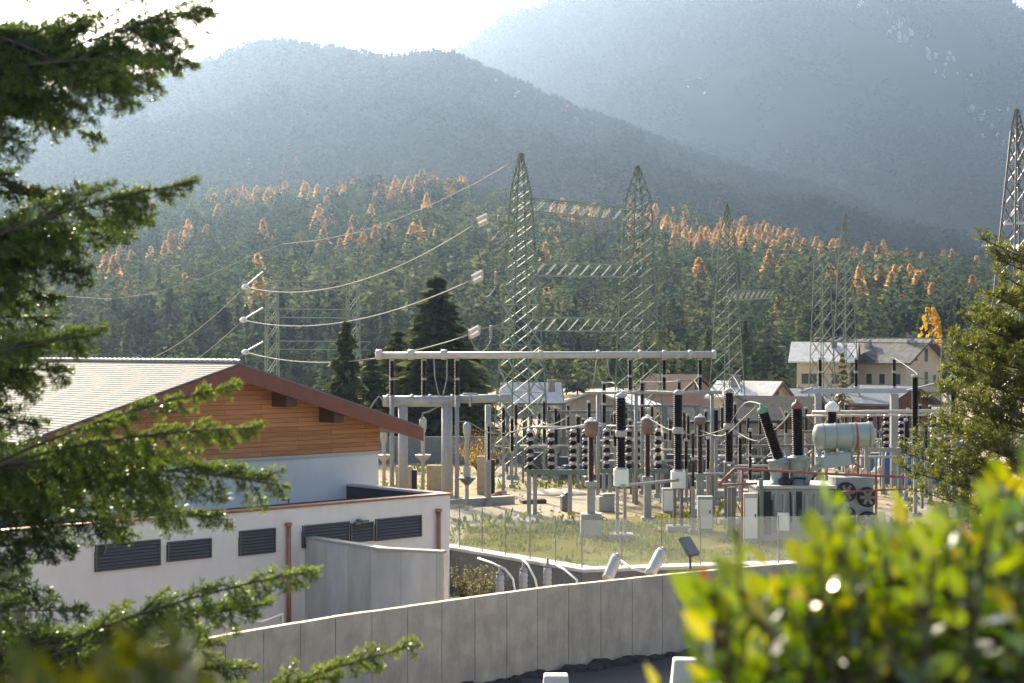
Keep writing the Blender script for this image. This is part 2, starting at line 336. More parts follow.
def bake(name, label, pos, hts, kinds, ncl, m, seed, wide=1.0, tbias=None, cs=1.0):
    r = np.random.default_rng(seed); Vs = []; Ts = []
    var = [crown(k, ncl, seed*10+i, cs) for i, k in enumerate(kinds)]; which = r.integers(0,len(var),len(pos))
    for i, (V0, t0) in enumerate(var):
        sel = np.where(which == i)[0]
        if not len(sel): continue
        th = r.uniform(0,6.28,len(sel)); hs = hts[sel]; wsc = hs*wide*r.uniform(.8,1.25,len(sel))
        b_ = V0.reshape(-1,3); x = b_[None,:,0]*wsc[:,None]; yy = b_[None,:,1]*wsc[:,None]
        c_, s_ = np.cos(th)[:,None], np.sin(th)[:,None]
        P = np.stack([x*c_-yy*s_, x*s_+yy*c_, b_[None,:,2]*hs[:,None]],-1)+pos[sel][:,None,:]
        tb = (tbias[sel] if tbias is not None else r.random(len(sel)))[:,None]*.75
        Vs.append(P.reshape(-1,3)); Ts.append(np.clip(tb+np.repeat(t0,4)[None]*.3,0,1).ravel())
    V = np.concatenate(Vs); n = len(V)
    return tag(npmesh(name, V, np.arange(n).reshape(-1,4), m, np.concatenate(Ts)), label, 'forest', kind='stuff')

def scatter(n, u0, u1, d0, d1, hf, seed):
    r = np.random.default_rng(seed); d = np.sqrt(r.uniform(d0*d0, d1*d1, n)); u = r.uniform(u0,u1,n)
    return u, d, np.stack([(u-512)/F*d, d, hf(u,d)],1)

# far slopes
u, d, P = scatter(13000, -150, 1180, 1150, 2000, h2, 51); u2, d2, P2 = scatter(3500, 100, 900, 1840, 1985, h2, 61); P = np.concatenate([P,P2]); hh = rng.uniform(12,20,len(P))
bake('forest', 'dense dark forest on the shaded middle spur', P, hh, ['spruce']*3+['pine'], 26, far_stuff, 5, 1.3, None, 2.3)
u, d, P = scatter(26000, -100, 1150, 2050, 3400, h3, 52); keep = fbm(P[:,0]/160+7, P[:,1]/160, 9) > 0.34
bake('forest', 'distant forest on the high mountain face', P[keep], rng.uniform(13,20,keep.sum()), ['spruce']*3, 14, far_stuff, 6, 1.5, None, 2.8)
# pale larches low on the middle spur and on its ridge, too faint to tell apart
uu = np.concatenate([rng.uniform(60,300,60), rng.uniform(420,660,75), rng.normal(540,35,60), rng.uniform(600,1010,40)]); dd = np.concatenate([rng.uniform(1180,1420,135), rng.uniform(1850,1960,60), rng.uniform(1150,1400,40)])
P = np.stack([(uu-512)/F*dd, dd, h2(uu,dd)],1)
bake('larch_forest', 'faint russet larches lost in the haze of the middle spur', P, rng.uniform(11,17,len(uu)), ['larch']*3, 70, leafmat('faint_larch', [(0,(.10,.06,.04)),(1,(.24,.13,.07))], .3, rough=1, spec=0), 8, 1.5, None, 1.5)

rk = MB()
for cx_, cy_, n_ in ((893,24,16),(908,36,9),(938,62,10),(958,75,7),(990,118,9),(985,135,5),(866,12,5),(700,86,3)):
    for _ in range(n_):
        px_, py_ = rng.normal(cx_,9), rng.normal(cy_,6); dd_ = np.linspace(2050,3290,200); rows = HOR-(h3(np.full(200,px_),dd_)-H)/dd_*F; j_ = int(np.argmin(np.abs(rows-py_))); s_ = rng.uniform(1.5,5.0); p_ = np.array([(px_-512)/F*dd_[j_], dd_[j_], float(h3(np.array(px_),np.array(dd_[j_])))])
        rk.lathe([(s_,-s_),(s_*1.1,s_*.8),(s_*.8,s_*1.8),(s_*.3,s_*2.3)], p_, (rng.normal(0,.3),rng.normal(-.2,.2),1), 6)
tag(rk.build('rocks', mat('pale_rock', (.34,.33,.33), 1, var=.3, scale=.05, spec=0)), 'pale rock outcrops high on the hazy mountain face', 'rocks', kind='stuff')
# near wooded hill: the nearest as individuals, the rest as one mass
u, d, P = scatter(5600, -120, 1150, 330, 1010, h1, 53)
gap = fbm(P[:,0]/45+3, P[:,1]/70+3, 77); keep = gap > 0.36; u, d, P = u[keep], d[keep], P[keep]
hh = 8+8*fbm(P[:,0]/60, P[:,1]/60, 15)+rng.normal(0,2.6,len(u)); hh = np.clip(hh, 5, 22)
tb = np.clip(0.15+0.75*fbm(P[:,0]/90+8, P[:,1]/110+2, 16)+0.30*np.clip((760-d)/350,0,1)+rng.normal(0,.22,len(u)), 0, 1)
near = np.argsort(np.where((u > 85)&(u < 960), d, 9e9))[:110]; rest = np.ones(len(u), bool); rest[near] = False
bake('forest', 'mixed evergreen forest covering the wooded hill', P[rest], hh[rest], ['pine','spruce','pine','spruce','pine','spruce'], 130, ever_stuff, 9, 1.25, tb[rest], 1.0)
# a darker belt of trees on the flat behind the yard
def zone(px):
    return ('above the timber gable roof' if px < 245 else 'behind the small twin pylons' if px < 362 else 'left of the tall pylon' if px < 500
            else 'behind the tall portal pylon' if px < 665 else 'behind the slim green pylon' if px < 800 else 'above the big cream house')
CROWNS = {}
def tree_meshes(kind, i, n, m):
    key = (kind, i)
    if key not in CROWNS:
        V, t = crown(kind, n, 900+i*7+len(kind)); o = npmesh('crown', V.reshape(-1,3), np.arange(4*n).reshape(n,4), m, np.repeat(t,4)); me = o.data; bpy.data.objects.remove(o)
        tm = MB(); tm.cyl((0,0,-0.03),(0,0,0.85),0.014,0.003,7); o2 = tm.build('trunk', bark); me2 = o2.data; bpy.data.objects.remove(o2); CROWNS[key] = (me, me2)
    return CROWNS[key]
def plant(name, label, cat, group, pos, h, kind, i, n, m, wide=1.0):
    root = thing(name, label, cat, pos, group); root.scale = (h*wide, h*wide, h); root.rotation_euler = (0,0,random.uniform(0,6.28))
    for nm, me in zip(('crown','trunk'), tree_meshes(kind, i, n, m)):
        o = bpy.data.objects.new(nm, me); COL.objects.link(o); o.parent = root
    return root
for j in near:
    kd = 'pine' if j % 3 == 0 else 'spruce'
    plant('pine_tree' if kd == 'pine' else 'spruce_tree', f"{'bushy green pine' if kd=='pine' else 'pointed dark spruce'} at the hill foot {zone(u[j])}", 'tree', 'evergreens at the foot of the wooded hill', P[j], hh[j]*1.05, kd, j % 5, 300, ever_m, 1.15)
# belt on the flat
belt = [(px, random.uniform(262,322)) for px in list(np.linspace(96,375,16))+list(np.linspace(420,790,34))+list(np.linspace(800,985,14))]
for q, (px, dd) in enumerate(belt):
    px += random.uniform(-6,6); kd = 'spruce' if q % 3 == 0 else 'pine'; h_ = random.uniform(6.5,11.5)*(1.15 if 690 < px < 800 else 1)
    plant('spruce_tree' if kd == 'spruce' else 'pine_tree', f"{'dark pointed spruce' if kd=='spruce' else 'round topped green pine'} in the valley tree belt {zone(px)}", 'tree', 'tree belt beyond the yard', (X(px,dd), dd, YZ if dd < 340 else 1.3), h_, kd, q % 5, 420, ever_m, 1.2)
# orange larches
lar = []
for _ in range(46): lar.append((random.gauss(395,62), random.uniform(900,1000), 'c'))
for _ in range(26): lar.append((random.uniform(100,330), random.uniform(900,1000), 'c'))
for _ in range(88): lar.append((random.gauss(748,62), random.uniform(800,1000), 'c'))
for _ in range(20): lar.append((random.uniform(530,680), random.uniform(900,1000), 'c'))
for _ in range(12): lar.append((random.uniform(860,985), random.uniform(860,990), 'c'))
for _ in range(30): lar.append((random.gauss(915,36), random.uniform(540,680), 's'))
for px, dd in [(172,690),(190,700),(184,720),(205,690),(166,655),(220,830),(150,620),(268,660),(275,690),(262,680),(248,590),(297,660),(332,780),(318,790),(372,780),(428,770),(438,640),(351,640),(340,630),(322,650),(361,650),(375,640),(388,660),(413,640),(418,650),(350,720),(256,520),(258,440),(107,520),(112,500),(90,560),(186,470),(548,470),(546,580),(551,700),(560,760),(698,560),(640,640),(780,640),(785,670),(795,600),(830,610),(840,640),(783,700),(770,610),(820,690),(780,480),(130,560),(120,640),(300,850),(240,850)]:
    lar.append((px+random.uniform(-2,2), dd+random.uniform(-10,10), 's'))
for q, (px, dd, wh) in enumerate(lar):
    px = min(max(px, 80), 1000); where = 'on the hill crest' if wh == 'c' else 'among evergreens on the slope'
    h_ = random.uniform(12.5,18) if wh == 'c' else random.uniform(11,16.5)
    plant('larch_tree', f"{'russet' if q % 4 == 0 else 'orange'} autumn larch {where}, {zone(px)}", 'tree', 'orange larches on the wooded hill', (X(px,dd), dd, float(h1(np.array(px),np.array(dd)))), h_, 'larch', q % 5, 650, larch_m, random.uniform(1.15,1.6))
# ------------------------------------------------------------------ boundary wall of concrete panels
WALL = [(-13.5,31.5),(-7.03,39),(-4.54,41.8),(1.32,47),(5.48,49.8),(8.15,51.4),(15,55),(24,59)]
def strip(mb, pts, th, z0, z1):                          # wall of thickness th behind a plan polyline
    pts = [Vector((a,b,0)) for a, b in pts]; nrm = []
    for i in range(len(pts)):
        d = (pts[min(i+1,len(pts)-1)]-pts[max(i-1,0)]).normalized(); nrm.append(Vector((-d.y,d.x,0)))
    vs = []
    for p, n_ in zip(pts, nrm):
        for q in (p, p+n_*th):
            for z in (z0, z1): vs.append((q.x,q.y,z))
    fs = []
    for i in range(len(pts)-1):
        a, b_ = i*4, i*4+4                                # a+0 front low, +1 front top, +2 back low, +3 back top
        fs += [(a,b_,b_+1,a+1),(a+1,b_+1,b_+3,a+3),(a+3,b_+3,b_+2,a+2),(a+2,b_+2,b_,a)]
    e = (len(pts)-1)*4; fs += [(0,1,3,2),(e,e+2,e+3,e+1)]
    return mb.add(vs, fs)
def along(pts, step):                                    # points at equal steps along a polyline, with direction
    out = []; rem = 0
    for (a, b_) in zip(pts, pts[1:]):
        a, b_ = Vector((*a,0)), Vector((*b_,0)); d = b_-a; Ln = d.length; t = rem
        while t < Ln: out.append((a+d*(t/Ln), d/Ln)); t += step
        rem = t-Ln
    return out
bw = thing('boundary_wall', 'long beige concrete boundary wall running beside the dark road', 'wall', (1.3,47,0))
pan = MB(); cr = random.Random(3)
seams = along(WALL, 1.22)
pp = [(p.x,p.y) for p, d in seams]
for a, b_ in zip(pp, pp[1:]):                            # each panel cast separately: a narrow recessed seam between
    d = Vector((b_[0]-a[0], b_[1]-a[1])).normalized()*0.012
    strip(pan, [(a[0]+d.x,a[1]+d.y),(b_[0]-d.x,b_[1]-d.y)], 0.22+cr.uniform(0,.008), -0.1, 2.5+cr.uniform(-.006,.006))
o = pan.build('wall_panel', concrete, bw)
bk = MB(); strip(bk, [(a+0.045*-0.7, b_+0.045*0.7) for a, b_ in pp], 0.12, -0.1, 2.46); bk.build('seam_backing', mat('seam_dark', (0.09,0.08,0.07), .9), bw)
# damp stain at one seam and rough soil along the foot
ft = MB(); rr = random.Random(4)
for p, d in along([(-4,42.1),(1.32,46.8),(5.48,49.6),(9,51.8)], 0.22):
    n_ = Vector((d.y,-d.x,0)); s = rr.uniform(.12,.4); q = p+n_*rr.uniform(0.0,.5)
    ft.lathe([(s,-.05),(s*.8,s*.25),(s*.35,s*.42),(.01,s*.46)], (q.x,q.y,0), (rr.uniform(-.3,.3),rr.uniform(-.3,.3),1), 7)
tag(ft.build('soil_bank', mat('dark_soil', (0.045,0.04,0.036), .95, var=.4, scale=5, bump=.5, bscale=12)), 'ragged bank of dark soil along the foot of the boundary wall', 'soil', kind='stuff')

# short free-standing wall between boundary wall and annex
SW = [(-6.75,50.85),(-4.03,47.9),(-2.1,47.1)]
sw = thing('concrete_wall', 'short grey board marked concrete wall standing in front of the annex', 'wall', (-4,48,0))
s2 = MB(); pts = along(SW, 1.18); pts = [(p.x,p.y) for p, d in pts]+[SW[-1]]
board = [mat('board_concrete_%s' % nm, c, .85, var=.16, scale=1.6, stretch=(1,1,.3), bump=.12) for nm, c in (('grey',(0.50,0.50,0.47)),('blue',(0.52,0.53,0.51)),('mottled',(0.46,0.46,0.41)))]
for i, (a, b_) in enumerate(zip(pts, pts[1:])):
    s2.cur = i % 3; d = (Vector(b_)-Vector(a)).normalized()*.006
    strip(s2, [(a[0]+d.x,a[1]+d.y),(b_[0]-d.x,b_[1]-d.y)], 0.34, -.1, 3.46)
s2.build('wall_panel', board, sw)
cp = MB(); strip(cp, [(a-.02,b_-.02) for a, b_ in SW], 0.38, 3.462, 3.54); cp.build('coping', conc_pale, sw)
ec = MB(); ec.box((-2.02,47.26,1.7),(0.06,0.36,3.52),-0.3); ec.build('end_cap', mat('end_concrete', (0.55,0.53,0.48), .85, var=.08), sw)

# ------------------------------------------------------------------ retaining wall and glass fence at the yard edge
rw = thing('retaining_wall', 'grey retaining wall with white ledge below the glass fence', 'wall', (2.57,57.4,0))
RW = EDGE[:5]
m_ = MB(); strip(m_, [(a, b_-.32) for a, b_ in RW], .31, -.1, YZ-.02); m_.build('wall_face', mat('grey_block', (0.21,0.21,0.205), .9, var=.2, scale=7, bump=.3, bscale=18), rw)
m_ = MB(); strip(m_, [(a, b_-.42) for a, b_ in RW], .95, YZ-.01, YZ+.10); m_.build('ledge', mat('ledge_white', (0.62,0.60,0.56), .8, var=.1), rw)
gf = thing('glass_fence', 'clear glass panel fence on slim posts along the yard edge', 'fence', (2.57,57.4,YZ+.1))
glass = bpy.data.materials.new('fence_glass'); glass.use_nodes = True; nt = glass.node_tree; N = nt.nodes; L = nt.links
b = N['Principled BSDF']; b.inputs['Base Color'].default_value = (0.72,0.76,0.74,1); b.inputs['Roughness'].default_value = 0.15
tr = N.new('ShaderNodeBsdfTransparent'); tr.inputs[0].default_value = (.95,.97,.96,1); mx = N.new('ShaderNodeMixShader'); mx.inputs[0].default_value = 0.16
L.new(tr.outputs[0], mx.inputs[1]); L.new(b.outputs[0], mx.inputs[2]); L.new(mx.outputs[0], N['Material Output'].inputs[0])
fp = [p for p, d in along([(-8,63.55),(-2.45,63.75),(2.57,57.35),(8.56,58.65),(30,60.95)], 1.52)]
for i, (a, b_) in enumerate(zip(fp, fp[1:])):
    if a.x > 24: break
    d = (b_-a).normalized()*.03; q = MB(); strip(q, [(a.x+d.x,a.y+d.y),(b_.x-d.x,b_.y-d.y)], .02, YZ+.12, YZ+1.85); q.build('glass_panel', glass, gf)
    q = MB(); q.box((a.x,a.y,YZ+.99),(.045,.045,1.8)); q.build('post', steel, gf)

# ------------------------------------------------------------------ annex (flat roof) and the gabled hall behind it
Cn = Vector((-2.18,55.07,0)); dL = Vector((-0.728,-0.685,0)); nB = Vector((-0.70,0.714,0))   # right front corner, along the front to the left, backwards
def A(s, t, z): return Cn+dL*s+nB*t+Vector((0,0,z))
def slab(mb, s0, s1, t0, t1, z0, z1): return mb.hexa([A(s0,t0,z0),A(s1,t0,z0),A(s1,t1,z0),A(s0,t1,z0),A(s0,t0,z1),A(s1,t0,z1),A(s1,t1,z1),A(s0,t1,z1)])
ax = thing('annex_building', 'white flat roofed annex with dark louvres and copper trim in front of the timber gable', 'building', A(8,0,0))
LEN = 26
q = MB(); slab(q, 0, LEN, 0.03, 5.6, -.1, 3.7); slab(q, 0, LEN, 0, .3, 3.702, 4.5); slab(q, 0, .3, .302, 5.6, 3.702, 4.5); q.build('wall', render_white, ax)
q = MB(); slab(q, .31, LEN, .31, 5.6, 3.703, 4.02); q.build('roof', membrane, ax)
q = MB(); slab(q, .302, .34, .34, 5.55, 4.03, 4.49); slab(q, .345, LEN, .302, .34, 4.03, 4.49); slab(q, .345, LEN, 5.45, 5.56, 4.03, 4.40); q.build('upstand', membrane, ax)
q = MB(); slab(q, -.06, LEN, -.06, .36, 4.502, 4.57); q.build('front_coping', mat('dull_copper', (0.27,0.12,0.085), .5, .2, var=.25, scale=3), ax)
q = MB(); slab(q, -.06, .36, .362, 5.4, 4.502, 4.575); q.build('side_coping', mat('coping_pale', (0.62,0.52,0.47), .5), ax)
def s_at(px):                                            # distance along the front for a column of the photograph
    k = (px-512)/F; return (k*Cn.y-Cn.x)/(dL.x-k*dL.y)
def louvre(px0, px1, y0, y1, pxr):                       # rows measured at column pxr
    s1, s0 = s_at(px0), s_at(px1); D = A(s_at(pxr),0,0).y; z1, z0 = Z(y0,D), Z(y1,D)
    q = MB(); slab(q, s0, s1, -.012, .028, z0, z1); o = q.build('louvre', dark, ax)
    f = MB(); n_ = max(5, int((z1-z0)/.11)); sl_ = mat('louvre_slat', (0.085,0.09,0.10), .45, .3)
    for i in range(n_):
        z = z0+.05+(z1-z0-.1)*(i+.5)/n_
        a = [A(s0+.06,-.055,z-.035),A(s1-.06,-.055,z-.035),A(s1-.06,-.014,z+.025),A(s0+.06,-.014,z+.025)]
        f.prism(a, Vector((0,0,.012)))
    for (e0,e1,f0,f1) in ((s0,s1,z0,z0+.04),(s0,s1,z1-.04,z1),(s0,s0+.05,z0+.041,z1-.041),(s1-.05,s1,z0+.041,z1-.041)): slab(f, e0, e1, -.062, -.013, f0, f1)
    f.build('slat', sl_, o)
louvre(95,160,545,572,95); louvre(167,211,542,562,167); louvre(239,275,531,556,239)
louvre(302,349,525.5,548,303); louvre(350,373,523.5,543,350); louvre(375,421,519,541,376)
for px in (287,437):
    s = s_at(px); q = MB(); c = A(s,-.1,0); q.cyl((c.x,c.y,0.0),(c.x,c.y,3.95),.075,n=10); q.cyl((c.x,c.y,3.95),(c.x,c.y,4.05),.11,.12,n=10)
    e_ = A(s,.02,0); q.bar((c.x,c.y,4.0),(e_.x,e_.y,4.0),.08); q.build('downpipe', copper, ax, smooth=True)
# wall lamp
s = s_at(358); q = MB(); q.bar(A(s,-.35,3.86), A(s,.0,3.92), .16, .07); q.bar(A(s+.28,-.2,3.83),A(s-.28,-.2,3.88),.12,.08); q.build('wall_lamp', grey_steel, ax)
s = s_at(103); q = MB(); q.path([A(s,-.05,4.3),A(s,-.16,4.25),A(s,-.16,3.75),A(s+.05,-.08,3.6),A(s,-.02,3.6)], .03); q.build('bracket', grey_steel, ax)
# door at the left with its white notice
s1, s0 = s_at(-6), s_at(25); q = MB(); slab(q, s0, s1, -.03, .028, 0, Z(553,44.3)); dr = q.build('door', mat('door_grey', (0.10,0.095,0.09), .5, var=.1), ax)
q = MB(); slab(q, s_at(22.5), s_at(13.5), -.045, -.031, Z(573,44.2), Z(555,44.2)); q.build('notice', white_paint, dr)
q = MB(); slab(q, s_at(21.5), s_at(20), -.09, -.031, 1.05, 1.18); q.build('handle', dark, dr)
# small vents on the roof
q = MB(); c = A(s_at(318),1.6,0); q.bar((c.x,c.y,4.0),(c.x,c.y,4.62),.05); q.bar((c.x-.25,c.y-.2,4.6),(c.x+.02,c.y,4.6),.05); q.build('roof_rail', grey_steel, ax)

# gabled hall
B0 = Vector((-5.1,59.75,0)); HT = 6.9; SL = 0.292; APZ = 9.15   # right corner, distance to the apex, roof slope, apex height
def G(s, t, z): return B0+dL*s+nB*t+Vector((0,0,z))
gh = thing('timber_gable_hall', 'hall with an orange timber gable over white wall and pale tiled roof', 'building', G(HT,0,0))
def roof_z(s): return APZ-.32-SL*1.0*abs(s-HT)
RISE = (9.15-6.72)/8.1; 
def rz_(s): return APZ-RISE*abs(s-HT)
LW = 2*HT
q = MB(); vs = [G(0,0,-.1),G(LW,0,-.1),G(LW,0,5.75),G(0,0,5.75)]; q.prism(vs, nB*13.5); q.build('wall', render_white, gh)
plank = bpy.data.materials.new('larch_cladding'); plank.use_nodes = True; nt = plank.node_tree; N = nt.nodes; L = nt.links; b = N['Principled BSDF']; b.inputs['Roughness'].default_value = .55
tc = N.new('ShaderNodeTexCoord'); mp = N.new('ShaderNodeMapping'); mp.inputs['Rotation'].default_value = (0,0,-math.atan2(.685,.728)); L.new(tc.outputs['Object'], mp.inputs[0])
sx = N.new('ShaderNodeSeparateXYZ'); cx = N.new('ShaderNodeCombineXYZ'); L.new(mp.outputs[0], sx.inputs[0]); L.new(sx.outputs['X'], cx.inputs['X']); L.new(sx.outputs['Z'], cx.inputs['Y'])
br = N.new('ShaderNodeTexBrick'); br.inputs['Scale'].default_value = 1; br.inputs['Brick Width'].default_value = 3.1; br.inputs['Row Height'].default_value = .17; br.inputs['Mortar Size'].default_value = .008
br.inputs['Color1'].default_value = (0.42,0.15,0.045,1); br.inputs['Color2'].default_value = (0.60,0.25,0.085,1); br.inputs['Mortar'].default_value = (0.12,0.04,0.015,1)
L.new(cx.outputs[0], br.inputs['Vector']); ns = N.new('ShaderNodeTexNoise'); ns.inputs['Scale'].default_value = 2; ns.inputs['Detail'].default_value = 6
m2 = N.new('ShaderNodeMapping'); m2.inputs['Scale'].default_value = (.5,14,1); L.new(cx.outputs[0], m2.inputs[0]); L.new(m2.outputs[0], ns.inputs['Vector'])
mx = N.new('ShaderNodeMix'); mx.data_type = 'RGBA'; mx.blend_type = 'OVERLAY'; mx.inputs[0].default_value = .65; L.new(br.outputs['Color'], mx.inputs[6]); L.new(ns.outputs['Fac'], mx.inputs[7]); L.new(mx.outputs[2], b.inputs['Base Color'])
q = MB(); q.prism([G(-.02,-.05,5.752),G(LW+.02,-.05,5.752),G(LW+.02,-.05,rz_(LW)-.36),G(HT,-.05,APZ-.36),G(-.02,-.05,rz_(0)-.36)], nB*.3); q.build('timber_gable', plank, gh)
q = MB(); slab_ = lambda s0,s1,t0,t1,z0,z1: q.hexa([G(s0,t0,z0),G(s1,t0,z0),G(s1,t1,z0),G(s0,t1,z0),G(s0,t0,z1),G(s1,t0,z1),G(s1,t1,z1),G(s0,t1,z1)])
slab_(-.04,LW+.04,-.09,-.052,5.66,5.75); q.build('drip_edge', mat('drip_pale', (.55,.53,.5), .5), gh)
# roof: two slopes with overhang, tiles as thin courses
tile = mat('roof_tile', (0.20,0.20,0.20), .8, var=.2, scale=5, spec=.1)
def slope(name, sgn):
    q = MB(); e = HT+sgn*8.15; n_ = 38
    for i in range(n_):
        sa = HT+sgn*8.15*i/n_; sb = HT+sgn*8.15*(i+1)/n_; za, zb = rz_(sa), rz_(sb)
        q.hexa([G(sa,-1.0,za-.06),G(sb,-1.0,zb-.06),G(sb,13.9,zb-.06),G(sa,13.9,za-.06),G(sa,-1.0,za-.005),G(sb,-1.0,zb+.012),G(sb,13.9,zb+.012),G(sa,13.9,za-.005)])
    return q.build(name, tile, gh)
slope('roof_slope', 1); slope('roof_slope', -1)
q = MB()
for i in range(44):
    t = -1+14.9*i/44; c = G(HT,t,APZ+.02); q.cyl(c, G(HT,t+.34,APZ+.035), .10, .12, 8)
q.build('ridge_tile', mat('ridge_tile', (.22,.2,.2), .6, var=.2), gh)
for sgn in (1,-1):                                       # bargeboards, soffits, purlin ends
    e = HT+sgn*8.22; q = MB(); vs = [G(HT,-1.02,APZ-.07),G(e,-1.02,rz_(e)-.07),G(e,-1.02,rz_(e)-.58),G(HT,-1.02,APZ-.62)]; q.prism(vs, -nB*.06); q.build('bargeboard', mat('barge_brown', (0.21,0.062,0.036), .55, var=.15, scale=3), gh)
    q = MB(); vs = [G(HT,-1.0,APZ-.19),G(e,-1.0,rz_(e)-.19),G(e,-1.0,rz_(e)-.33),G(HT,-1.0,APZ-.33)]; q.prism(vs, nB*14.8); q.build('soffit', wood_dark, gh)
for k in (-6.3,-3.5,-1.15 if False else -2.2,2.2,3.9,6.3) if False else (-4.3,-2.2,2.5,5.2):
    s = HT+k; q = MB(); z = rz_(s)-.335-.30; q.bar(G(s,-.93,z), G(s,.2,z), .46, .58); q.build('purlin_end', wood_dark, gh)
q = MB(); q.bar(G(HT,-.85,APZ-.62),G(HT,.2,APZ-.62),.4,.5); q.build('purlin_end', wood_dark, gh)
# ------------------------------------------------------------------ small things in the pit between walls
def vz(px, py, d): return W(px, py, d)
for i, (pts, lab) in enumerate([([(36,632,46),(40,618,46),(46,612,46),(54,617,46),(62,628,46)], 'white looped hose in front of the grey door'),
        ([(96,626,46.5),(97,612,46.5),(101,607,46.5),(106,612,46.5),(105,626,46.5)], 'small white hoop of conduit below the widest louvre'),
        ([(222,632,45),(228,612,45.5),(240,618,45.6),(262,622,45.6),(282,614,46.5),(284,624,46.5)], 'bent white conduit beside the copper downpipe')]):
    P_ = [vz(*p) for p in pts]; P_[0].z = 0.02; P_[-1].z = 0.02
    q = MB(); q.path(P_, .045, 8); tag(q.build('conduit', white_paint, None, smooth=True), lab, 'conduit', 'white conduits in front of the annex')
def lean_cyl(name, label, base, top, r, group):
    t = thing(name, label, 'cable end', base, group); q = MB(); a = Vector(base); b_ = Vector(top); d = (b_-a); Ln = d.length; prof_ = [(r*.8,0)]
    n_ = 9
    for i in range(n_): z0 = Ln*(.05+.85*i/n_); prof_ += [(r*.86,z0),(r,z0+Ln*.03),(r*.86,z0+Ln*.06)]
    prof_ += [(r*.8,Ln*.92)]; q.lathe(prof_, a, d, 14); q.build('insulator', mat('grey_silicone', (0.40,0.43,0.45), .35, var=.06), t, smooth=True)
    q = MB(); q.lathe([(r*.82,Ln*.921),(r*.82,Ln*.96),(r*.3,Ln*.99),(r*.25,Ln*1.1)], a, d, 12); q.build('cap', steel, t, smooth=True)
    q = MB(); q.cyl((a.x,a.y,0),(a.x,a.y,a.z-.01),r*.5,n=8); q.build('stand', steel, t)
for px, py, lab in ((500,571,'leftmost'),(523.5,567,'middle'),(547.5,563,'rightmost')):
    d = 53.5; top = W(px, py, d); lean_cyl('cable_termination', f'upright grey cable end below the glass fence, {lab} of three', (top.x,top.y,.4), tuple(top), .16, 'cable ends in the pit')
lean_cyl('cable_termination', 'leaning grey cable end against the wall top, left of the pair', tuple(W(607,580,50.5)), tuple(W(617,556,51.2)), .2, 'cable ends in the pit')
lean_cyl('cable_termination', 'leaning grey cable end against the wall top, right of the pair', tuple(W(650,574,51.2)), tuple(W(662,550,52.2)), .2, 'cable ends in the pit')
for pts, lab in (([(478,558,56),(492,563,55),(505,569,54),(513,579,54),(515,592,54)],'pale drooping cable over the ledge, left one'),([(519,556,56),(528,565,54.5),(535,579,54),(538,592,54)],'pale drooping cable over the ledge, middle one'),([(552,562,56),(565,570,54.5),(577,580,53.8),(575,590,53.6)],'pale drooping cable over the ledge, near the corner'),([(620,560,54),(632,569,53.5),(645,572,53)],'pale short cable between the leaning cable ends')):
    q = MB(); q.path([W(*p) for p in pts], .04, 7); tag(q.build('cable', white_paint, None, True), lab, 'cable', 'cables over the yard edge')
fl = thing('floodlight', 'dark tilted floodlight on a thin post by the glass fence', 'floodlight', (W(691,560,57).x,57,YZ))
q = MB(); a = W(691,566,57); q.cyl((a.x,57,.5), W(690,552,57), .04, n=8); q.build('post', dark, fl)
q = MB(); q.bar(W(684,538,57.1), W(694,555,56.7), .5, .16); q.build('lamp_head', mat('lamp_blue_grey', (.12,.14,.17), .5), fl)
for px, py, d, wd, lab in ((556,675,40.5,.62,'tapered white concrete block at the bottom edge of the road'),(690,659,41.5,.85,'white concrete block beside the yellow green bush')):
    x = X(px,d); z1 = Z(py,d); q = MB(); a, b_ = wd/2, wd*.68; q.hexa([(x-b_,d-.4,0),(x+b_,d-.4,0),(x+b_,d+.5,0),(x-b_,d+.5,0),(x-a,d-.15,z1),(x+a,d-.15,z1),(x+a,d+.35,z1),(x-a,d+.35,z1)])
    tag(q.build('concrete_block', mat('white_concrete', (0.70,0.66,0.60), .8, var=.06), None, bevel=.03), lab, 'block')
# dry shrubs against the retaining wall
def shrub(name, label, x, y_, z, h, wd, n, m, seed, group=None, cat='shrub'):
    r = np.random.default_rng(seed); root = thing(name, label, cat, (x,y_,z), group); k = 26; q = MB(); Vs = []
    for i in range(k):
        a = r.uniform(0,6.28); l = r.uniform(.5,1)*h; tip = Vector((x+math.cos(a)*wd*r.uniform(.1,.6), y_+math.sin(a)*wd*r.uniform(.1,.6), z+l)); b_ = Vector((x+r.normal(0,.05),y_+r.normal(0,.05),z))
        mid = (b_+tip)/2+Vector((r.normal(0,.06),r.normal(0,.06),.1*h)); q.path([b_,mid,tip], .014, 4, .004)
        for j in range(n//k):
            t = r.uniform(.3,1.05); p = np.array(b_*(1-t)+tip*t)+r.normal(0,.09,3)*h*.6; u_ = r.normal(0,1,3); u_ /= np.linalg.norm(u_); v_ = np.cross(u_, r.normal(0,1,3)); v_ /= np.linalg.norm(v_); s = r.uniform(.03,.07)
            Vs.append([p-u_*s, p+v_*s*.45, p+u_*s, p-v_*s*.45])
    q.build('stems', bark, root); V = np.array(Vs).reshape(-1,3); npmesh('foliage', V, np.arange(len(V)).reshape(-1,4), m, np.repeat(r.random(len(V)//4),4), parent=root)
dry_m = leafmat('dry_leaves', [(0,(.10,.11,.04)),(.5,(.22,.18,.08)),(1,(.38,.30,.17))], .3)
for i, (px, d, lab) in enumerate(((462,60,'dry tan shrub against the retaining wall beside the annex corner'),(478,58.5,'sparse dry shrub below the glass fence'),(490,57,'low dry shrub behind the first cable end'))):
    shrub('shrub', lab, X(px,d), d, 0, 1.5, 1.3, 900, dry_m, 300+i, 'dry shrubs in the pit')
